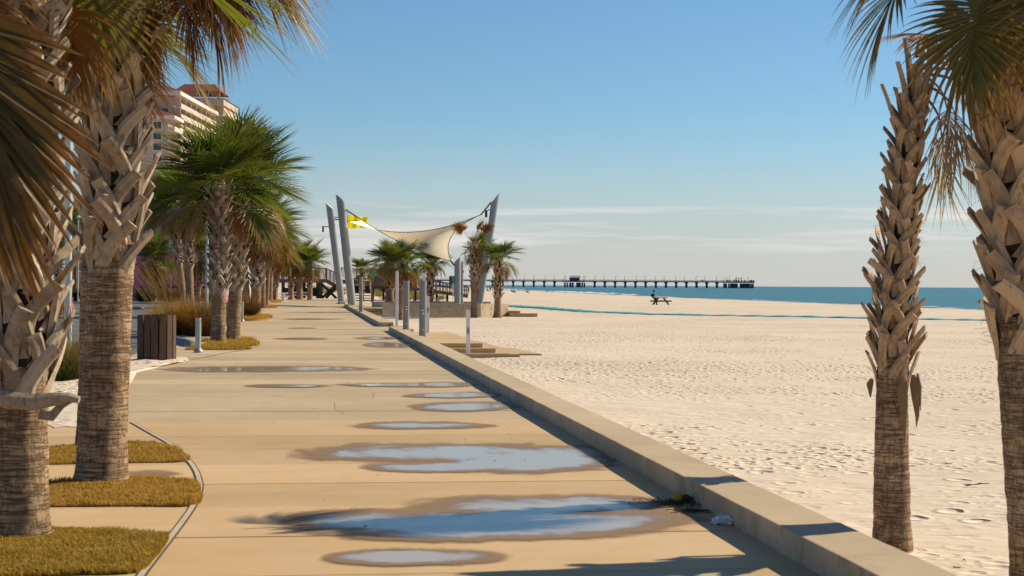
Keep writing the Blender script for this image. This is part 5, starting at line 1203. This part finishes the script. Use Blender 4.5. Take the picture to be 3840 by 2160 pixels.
# dune grass
dn = random.Random(12); dg_ = MB()
for u0_, u1_, d0_, d1_, n_ in ((1395, 1665, 200, 236, 40), (1180, 1290, 203, 236, 16)):
    for i in range(n_):
        p = P(dn.uniform(u0_, u1_), 1070, dn.uniform(d0_, d1_)); z0 = zg(p.x, p.y) - .03
        for j in range(70):
            a = dn.uniform(0, 6.283); q = dn.random() * .7; x, y = p.x + math.cos(a) * q, p.y + math.sin(a) * q; L_ = dn.uniform(.35, .9); lx, ly = math.cos(a) * L_ * .45, math.sin(a) * L_ * .45
            dg_.add([(x - .018, y, z0), (x + .018, y, z0), (x + lx * .5 + .012, y + ly * .5, z0 + L_ * .6), (x + lx * .5 - .012, y + ly * .5, z0 + L_ * .6), (x + lx, y + ly, z0 + L_ * .85)], [(0, 1, 2, 3), (3, 2, 4)], [0, 0, .5, .5, 1])
tag(obj('dune_grass', dg_, 'dune_grass', attr='tip'), 'yellow dune grass on the sand under and behind the boardwalk', kind='stuff')

# beach house behind the dune
bh = thing('beach_house', 'brown beach house with flat roof behind the dune', 'house', P(1480, 1070, 330) * 1 - Vector((0, 0, P(1480, 1070, 330).z)), -PSI); k_ = 330 / FPX
def hb_(u): return (u - 1480) * k_
obj('wall', MB().box(((hb_(1395) + hb_(1512)) / 2, 0, 2.2), (hb_(1512) - hb_(1395), 8, 4.4)), 'beach_house', bh); obj('wall', MB().box(((hb_(1512) + hb_(1563)) / 2, -.5, 2.1), (hb_(1563) - hb_(1512), 8, 4.2)), 'beach_house', bh)
obj('roof', MB().box(((hb_(1392) + hb_(1566)) / 2, -.3, 4.6), (hb_(1566) - hb_(1392), 9.6, .45)), 'house_roof', bh)
for u in (1522, 1534, 1546): 
    o = obj('window', MB().box((hb_(u), -4.52, 2.9), (.5, .06, 1.3)), 'dark_metal', bh); obj('pane', MB().box((hb_(u), -4.56, 2.9), (.4, .03, 1.15)), 'glass_dark', o)
obj('balcony_rail', MB().box((hb_(1540), -5.2, 1.9), (2.8, .08, .9)), 'deck_wood_dark', bh); obj('balcony_floor', MB().box((hb_(1540), -4.9, 1.4), (2.8, 1.0, .15)), 'deck_wood_dark', bh)

# white concrete tables under the far palms
def white_table(u, D, label, rz=0):
    p = P(u, 1070, D); t = thing('picnic_table', label, 'picnic table', (p.x, p.y, 0), rz, 'white concrete tables')
    obj('table_top', MB().box((0, 0, .74), (1.7, .8, .09)), 'white_plastic', t, bevel=.02)
    for s in (-1, 1):
        obj('bench', MB().box((0, s * .78, .44), (1.7, .3, .08)), 'white_plastic', t, bevel=.02); vv = [(s * .5, -.16), (s * .5, .16), (s * .5, .30), (s * .5, -.30)]
        obj('leg', MB().add([(s * .55 + dx, y, z) for dx in (-.07, .07) for y, z in ((-.32, 0), (.32, 0), (.14, .35), (.30, .70), (-.30, .70), (-.14, .35))], [(0, 1, 2, 3, 4, 5), (11, 10, 9, 8, 7, 6)] + [(i, 6 + i, 6 + (i + 1) % 6, (i + 1) % 6) for i in range(6)]), 'white_plastic', t)
        obj('bench_support', MB().box((s * .55, 0, .36), (.12, 1.7, .09)), 'white_plastic', t)
    return t
white_table(1142, 182, 'white concrete picnic table between the three far palms'); white_table(1046, 168, 'white concrete picnic table at the end of the avenue', .4); white_table(1108, 186, 'white concrete picnic table farther left behind the three far palms', .2)

# ------------------------------------------------------------------ hotel in the distance
hA = P(648, 1070, 477); hA.z = 0; hB = P(782, 1070, 531); hB.z = 0
hd_ = hB - hA; hr = math.atan2(hd_.y, hd_.x); LH = hd_.length
ht = thing('hotel', 'pink beige high rise hotel with white balconies and red tiled roofs', 'hotel', hA, hr)
HT = 55.6; FL = 3.05
obj('main_wall', MB().box((LH / 2, 9.05, HT / 2), (LH, 18, HT)), 'hotel_wall', ht)
obj('eaves', MB().box((LH / 2 - .5, 6, HT + .75), (LH + 5, 17.2, 1.2)), 'hotel_white', ht)
obj('roof', MB().add([(-3.2, -2.8, HT + 1.36), (LH + 2, -2.8, HT + 1.36), (LH + 2, 14.6, HT + 1.36), (-3.2, 14.6, HT + 1.36), (4, 5, HT + 4.2), (LH - 6, 5, HT + 4.2)], [(0, 1, 5, 4), (3, 4, 5, 2), (0, 4, 3), (1, 2, 5), (3, 2, 1, 0)]), 'roof_tile', ht)
nb7 = 7; bwid = LH / nb7
for f in range(8):
    z = HT - FL * (f + 1) - .1 + .05 * 0
    obj('balcony_floor', MB().box((LH / 2, -1.05, z), (LH + .3, 2.1, .32)), 'hotel_white', ht)
    for k in range(nb7):
        o = obj('balcony_rail', MB().box((bwid * (k + .5), -2.16, z + .68), (bwid - .25, .07, 1.0)), 'hotel_white', ht)
        if f < 5:
            for s_ in range(9): obj('rail_bar', MB().box((bwid * k + bwid * (s_ + 1) / 10, -2.21, z + .68), (.06, .04, .98)), 'siding_grey', o)
        w_ = obj('balcony_door', MB().box((bwid * (k + .55), -.03, z + 1.25), (3.2, .1, 2.2)), 'siding_grey', ht); obj('pane', MB().box((bwid * (k + .55), -.1, z + 1.25), (2.8, .05, 2.0)), 'glass_dark', w_)
    for k in range(nb7 + 1): obj('divider', MB().box((bwid * k, -1.0, z + FL / 2 + .06), (.3, 1.96, FL - .45)), 'hotel_wall', ht)
for f in range(3):
    w_ = obj('window', MB().box((-.04, 2.6, HT - 4.4 - FL * 1.4 * f), (.1, 2.4, 2.2)), 'hotel_white', ht); obj('pane', MB().box((-.1, 2.6, HT - 4.4 - FL * 1.4 * f), (.06, 2.0, 1.9)), 'glass_dark', w_)
# projecting lower wing towards the camera
zw = HT - 7.6
obj('wing_wall', MB().box((-5.6, 8.2, zw / 2), (11, 18, zw)), 'hotel_wall', ht); obj('wing_eaves', MB().box((-5.3, 7, zw + .5), (12.8, 19.6, 1.0)), 'hotel_white', ht)
obj('wing_roof', MB().add([(-11.9, -3, zw + 1.03), (-.1, -3, zw + 1.03), (-.1, 17, zw + 1.03), (-11.9, 17, zw + 1.03), (-6.5, 3.5, zw + 3.3), (-.1, 3.5, zw + 3.3), (-6.5, 12, zw + 3.3), (-.1, 12, zw + 3.3)], [(0, 1, 5, 4), (3, 6, 7, 2), (0, 4, 6, 3), (4, 5, 7, 6), (1, 2, 7, 5), (3, 2, 1, 0)]), 'roof_tile', ht)
for f in range(4):
    z = zw - 3.3 - FL * f; obj('balcony_floor', MB().box((-5.6, -1.7, z), (11.2, 2.1, .32)), 'hotel_white', ht); obj('balcony_rail', MB().box((-5.6, -2.72, z + .66), (11, .07, 1.0)), 'hotel_white', ht); obj('balcony_rail', MB().box((-11.2, -1.7, z + .66), (.07, 1.9, 1.0)), 'hotel_white', ht)
    w_ = obj('window', MB().box((-11.12, 2.2, z + 1.5), (.1, 2.6, 2.2)), 'hotel_white', ht); obj('pane', MB().box((-11.19, 2.2, z + 1.5), (.06, 2.2, 1.9)), 'glass_dark', w_)
# rear tower
tA = P(829, 1070, 556); tA.z = 0; tl = Matrix.Rotation(-hr, 3, 'Z') @ (tA - hA); zt_ = 62.0; x0, y0 = tl.x, tl.y
obj('tower_wall', MB().box((x0 + 13, y0 + 6.2, zt_ / 2), (26, 7.2, zt_)), 'hotel_wall', ht); obj('tower_wall', MB().box((x0 + 13.5, y0 + 1.25, zt_ / 2), (22, 2.7, zt_)), 'hotel_wall', ht)
obj('tower_parapet', MB().box((x0 + 12.6, y0 + 4.6, zt_ + .6), (27, 10.6, 2.0)), 'hotel_wall', ht); obj('parapet_cap', MB().box((x0 + 12.6, y0 + 4.6, zt_ + 1.7), (27.4, 11, .25)), 'dark_metal', ht)
for f in range(9):
    z = zt_ - 2.9 * (f + 1) - .8; obj('balcony_floor', MB().box((x0 + .8, y0 + 1.1, z), (2.9, 3.0, .35)), 'hotel_white', ht); obj('balcony_rail', MB().box((x0 - .6, y0 + 1.1, z + .65), (.06, 2.8, .95)), 'siding_grey', ht)
    obj('balcony_floor', MB().box((x0 + 14, y0 - .9, z), (22, 1.5, .32)), 'hotel_white', ht); obj('balcony_rail', MB().box((x0 + 14, y0 - 1.62, z + .65), (22, .06, .95)), 'hotel_white', ht)
obj('tower_roof', MB().add([(x0 + 2, y0 + 1, zt_ + 4.6), (x0 + 20, y0 + 1, zt_ + 4.6), (x0 + 20, y0 + 17, zt_ + 4.6), (x0 + 2, y0 + 17, zt_ + 4.6), (x0 + 6, y0 + 3.6, zt_ + 7.4), (x0 + 16, y0 + 3.6, zt_ + 7.4), (x0 + 6, y0 + 14, zt_ + 7.4), (x0 + 16, y0 + 14, zt_ + 7.4)], [(0, 1, 5, 4), (3, 6, 7, 2), (0, 4, 6, 3), (4, 5, 7, 6), (1, 2, 7, 5), (3, 2, 1, 0)]), 'roof_tile', ht)
for yy in (1.3, 5, 9): obj('roof_post', MB().box((x0 + 2.4, y0 + yy, zt_ + 3.2), (.3, .3, 2.9)), 'hotel_white', ht); obj('roof_post', MB().box((x0 + 19, y0 + yy, zt_ + 3.2), (.3, .3, 2.9)), 'hotel_white', ht)

# ------------------------------------------------------------------ pink building beyond the car park
PB = 158.0; pb0 = P(420, 1070, PB); kb = PB / FPX
pb = thing('pink_building', 'pink and violet building with grey siding above, beyond the car park', 'building', (pb0.x, pb0.y, 0), -PSI)
def ub(u): return (u - 420) * kb
def zb_(v): return CAMH + (1063 - v) * kb
obj('upper_wall', MB().box((ub(560), 4, (zb_(770) + zb_(900)) / 2), (ub(800) - ub(320), 8, zb_(770) - zb_(900))), 'siding_grey', pb)
for i in range(11): 
    z = zb_(900) + (zb_(770) - zb_(900)) * (i + .5) / 11; obj('siding_board', MB().box((ub(560), -.03, z), (ub(800) - ub(320), .06, (zb_(770) - zb_(900)) / 11 - .04)), 'siding_grey', pb)
obj('trim', MB().box((ub(560), -.1, zb_(901)), (ub(804) - ub(316), .3, .12)), 'hotel_white', pb)
obj('lower_wall', MB().box((ub(560), 4.6, zb_(1130) / 2 + zb_(903) / 2), (ub(796) - ub(324), 7.2, zb_(903) - zb_(1132))), 'pink_wall', pb)
for u in (548, 588, 690, 760): obj('pilaster', MB().box((ub(u), .8, (zb_(903) + zb_(1132)) / 2), (.24, .4, zb_(903) - zb_(1132))), 'pink_wall', pb)
obj('pillar', MB().box((ub(550), .3, (zb_(990) + zb_(1132)) / 2), (ub(562) - ub(535), .5, zb_(985) - zb_(1132))), 'violet_wall', pb)
obj('balustrade', MB().box((ub(690), -.6, zb_(1030)), (ub(800) - ub(575), .3, zb_(1012) - zb_(1038))), 'violet_wall', pb)
obj('opening_shade_panel', MB().box((ub(610), .97, zb_(1002)), (ub(650) - ub(580), .05, zb_(970) - zb_(1012))), 'black_paint', pb)  # flat black panel on the wall, painting the shade inside an opening
for i in range(5): obj('fence_slat', MB().box((ub(680), -1.2, zb_(1052 + i * 13)), (ub(800) - ub(500), .08, .16)), 'violet_wall' if i < 2 else 'black_paint', pb)
for i in range(16): obj('fence_post', MB().box((ub(505 + 19 * i), -1.12, .75), (.09, .06, 1.5)), 'black_paint', pb)
obj('awning', MB().add([(ub(720), -.2, zb_(905)), (ub(772), -.2, zb_(880)), (ub(772), -.2, zb_(888)), (ub(735), -2, zb_(885)), (ub(735), -.2, zb_(835)), (ub(772), -2, zb_(884))], [(0, 1, 4), (4, 1, 5, 3), (0, 4, 3), (0, 3, 5, 1)]), 'blue_awning', pb)
sb = thing('wall_sign', 'white sign with black letters on the pink building', 'sign', (P(640, 1070, PB - .6).x, P(640, 1070, PB - .6).y, zb_(924)), -PSI)
obj('panel', MB().box((0, 0, 0), (ub(664) - ub(616), .08, zb_(900) - zb_(948))), 'sign_white', sb); obj('border', MB().box((ub(616) - ub(640) - .03, 0, 0), (.05, .1, zb_(900) - zb_(948))), 'black_paint', sb)
def letters(txt, u, v, h):
    cu = bpy.data.curves.new('lettering', 'FONT'); cu.body = txt; cu.size = h / .7; cu.extrude = .01; cu.align_x = 'LEFT'; cu.offset = .012
    o = bpy.data.objects.new('tmp', cu); COL.objects.link(o); dg = bpy.context.evaluated_depsgraph_get(); me = bpy.data.meshes.new_from_object(o.evaluated_get(dg)); bpy.data.objects.remove(o)
    me.materials.clear(); me.materials.append(MATS['black_paint']); link('lettering', me, sb, (ub(u) - ub(640), -.055, zb_(v) - zb_(924)), (PI / 2, 0, 0))
letters('K', 624, 934, .17); letters('J', 626, 945.5, .17)
bb = thing('grey_building', 'grey building behind the palms at the left edge of the car park', 'building', P(330, 1070, 175) * 1 - Vector((0, 0, P(330, 1070, 175).z)), -PSI)
obj('wall', MB().box((0, 4, 3), (3.4, 8, 6)), 'siding_grey', bb); obj('roof', MB().box((0, 4, 6.2), (4.0, 9, .4)), 'house_roof', bb)
for z in (1.6, 4.2): w_ = obj('window', MB().box((-.2, -.03, z), (1.1, .08, 1.3)), 'hotel_white', bb); obj('pane', MB().box((-.2, -.08, z), (.9, .04, 1.1)), 'glass_dark', w_)
obj('balcony', MB().box((.2, -.5, 2.9), (2.6, 1.0, .15)), 'hotel_white', bb)

# ------------------------------------------------------------------ orange car behind the near palm
cq = P(239, 1070, 84); cr = thing('parked_car', 'orange car parked behind the near left palm', 'car', (cq.x, cq.y, -.035), -PSI)
prof = [(-4.6, .38), (-4.68, .75), (-4.55, .95), (-3.5, 1.08), (-2.8, 1.58), (-2.4, 1.66), (-.75, 1.66), (-.25, 1.1), (-.06, 1.02), (0, .62), (-.08, .36)]; nP = len(prof); vv = []
for y, k, zt in ((-.02, .985, .92), (.04, 1, 1), (.9, 1, 1.0), (1.76, 1, 1), (1.82, .985, .92)):
    vv += [(x * k - .03 * (1 - k), y + (.16 * (1 if y < .9 else -1) if (z > 1.2 and y != .9) else 0), z) for x, z in prof]
obj('body', MB().add(vv, [(j * nP + i, j * nP + (i + 1) % nP, (j + 1) * nP + (i + 1) % nP, (j + 1) * nP + i) for j in range(4) for i in range(nP)] + [tuple(range(nP))[::-1], tuple(range(4 * nP, 5 * nP))]), 'car_orange', cr, smooth=False)
obj('side_window', MB().add([(-3.2, .10, 1.14), (-2.72, .115, 1.54), (-.85, .115, 1.56), (-.5, .10, 1.14)], [(0, 1, 2, 3)][::1]), 'glass_dark', cr); obj('rear_window', MB().add([(-.70, .3, 1.60), (-.70, 1.5, 1.60), (-.28, 1.6, 1.16), (-.28, .2, 1.16)], [(0, 1, 2, 3)]), 'glass_dark', cr)
for x in (-3.75, -.85):
    for y in (.08, 1.72): wh = smooth_auto(obj('wheel', MB().tube([(x, y - .11, .34), (x, y + .11, .34)], .34, 20), 'tyre', cr)); obj('rim', MB().tube([(x, y - .125, .34), (x, y + .125, .34)], .20, 14), 'galvanised', wh)
for y in (.06, 1.6): obj('tail_lamp', MB().box((-.05, y + .06, .86), (.16, .22, .26)), 'lamp_red', cr, bevel=.03)
obj('bumper', MB().box((-.0, .9, .5), (.14, 1.7, .22)), 'car_orange', cr, bevel=.04); obj('door_handle', MB().box((-1.5, -.02, .98), (.16, .05, .04)), 'chrome', cr); obj('wing_mirror', MB().box((-3.1, -.1, 1.14), (.12, .18, .12)), 'car_orange', cr, bevel=.03)

# ------------------------------------------------------------------ litter on the ground
hq = G(2538, 1888); r = random.Random(2)
hk = thing('coconut_husk', 'yellow husk lying by the kerb beside the large puddle', 'husk', (hq.x, hq.y, .0))
def lump(rx, ry, rz, seed, n=12, m_=8, amp=.25):
    vv = []
    for i in range(m_ + 1):
        a = PI * i / m_
        for k in range(n):
            q = 2 * PI * k / n; d = Vector((math.cos(q) * math.sin(a), math.sin(q) * math.sin(a), math.cos(a))); s_ = 1 + amp * mnoise.noise(d * 2.1 + Vector((seed, 0, 0)))
            vv.append((d.x * rx * s_, d.y * ry * s_, d.z * rz * s_ + rz * .9))
    return MB().add(vv, [(i * n + k, (i + 1) * n + k, (i + 1) * n + (k + 1) % n, i * n + (k + 1) % n) for i in range(m_) for k in range(n)])
obj('rind', lump(.045, .04, .05, 3), 'husk_yellow', hk, smooth=True); obj('rotten_side', lump(.06, .05, .035, 8), 'wrack', hk, smooth=True, loc=(.075, .03, 0))
wk = MB()
for i in range(160):
    a, d = r.uniform(0, 6.283), abs(r.gauss(0, .11)); x, y = math.cos(a) * d * 1.5 + hq.x - .03, math.sin(a) * d * 1.7 + hq.y - .05; L_ = r.uniform(.02, .08); a2 = r.uniform(0, 6.283)
    wk.tube([(x, y, .012), (x + math.cos(a2) * L_, y + math.sin(a2) * L_, .012 + r.uniform(0, .03))], [.004, .002], 4)
tag(obj('seaweed_litter', wk, 'wrack'), 'brown shreds of dry seaweed round the husk', kind='stuff')
wq = G(2575, 1922); wk2 = MB()
for i in range(60):
    a2 = r.uniform(-.5, .5); x, y = wq.x + r.gauss(0, .08), wq.y + r.gauss(0, .05); L_ = r.uniform(.03, .09); wk2.tube([(x, y, .012), (x + math.cos(a2) * L_, y + math.sin(a2) * L_, .018)], [.004, .002], 4)
tag(obj('seaweed_litter', wk2, 'wrack'), 'small dark scrap of dry seaweed by the kerb', kind='stuff')
tq = G(2722, 1968); ti = thing('tissue', 'crumpled white tissue by the foot of the kerb', 'tissue', (tq.x, tq.y, .002)); obj('paper', lump(.075, .055, .032, 5, 18, 12, .8), 'tissue', ti); obj('paper_fold', lump(.04, .05, .025, 6, 16, 10, .9), 'tissue', ti, loc=(-.06, .02, 0))
gq = G(3660, 1826, -.5); tw = MB(); 
for a, b in (((-.12, 0, .02), (.02, .02, .035)), ((.02, .02, .035), (.14, -.03, .05)), ((.0, .015, .03), (.10, .09, .045)), ((-.05, .01, .03), (-.12, .08, .03))): tw.tube([a, b], [.007, .004], 5)
tag(obj('twig', tw, 'wrack', loc=(gq.x, gq.y, zg(gq.x, gq.y))), 'small forked twig on the sand right of the slender palm', 'twig')
ls = MB()
for i in range(60):
    x, y, k, a = r.uniform(-.6, 2.9), r.uniform(9, 40), r.uniform(.6, 1.6), r.uniform(0, 6.283); c_, s_ = math.cos(a) * k, math.sin(a) * k
    ls.add([(x - .012 * c_, y - .012 * s_, .006), (x - .006 * s_, y + .006 * c_, .012), (x + .014 * c_, y + .014 * s_, .008), (x + .005 * s_, y - .005 * c_, .010)], [(0, 1, 2, 3)])
tag(obj('leaf_litter', ls, 'wrack'), 'tiny dark leaf scraps on the promenade slabs', kind='stuff')

# dry weed and twigs strewn over the sand
ws = MB()
for i in range(900):
    x, y = r.uniform(3.6, 26), r.uniform(11, 75)
    if fbm(x * .12, y * .12, 21) < -.05 and r.random() < .8: continue
    z = zg(x, y) + .006; L_ = r.uniform(.02, .09); a2 = r.uniform(0, 6.283); b2 = a2 + r.uniform(-.8, .8)
    ws.tube([(x, y, z), (x + math.cos(a2) * L_ * .5, y + math.sin(a2) * L_ * .5, z + r.uniform(.0, .015)), (x + math.cos(b2) * L_, y + math.sin(b2) * L_, z)], [.004, .005, .002], 4)
tag(obj('beach_litter', ws, 'wrack'), 'scattered dry weed and twig bits on the sand', kind='stuff')
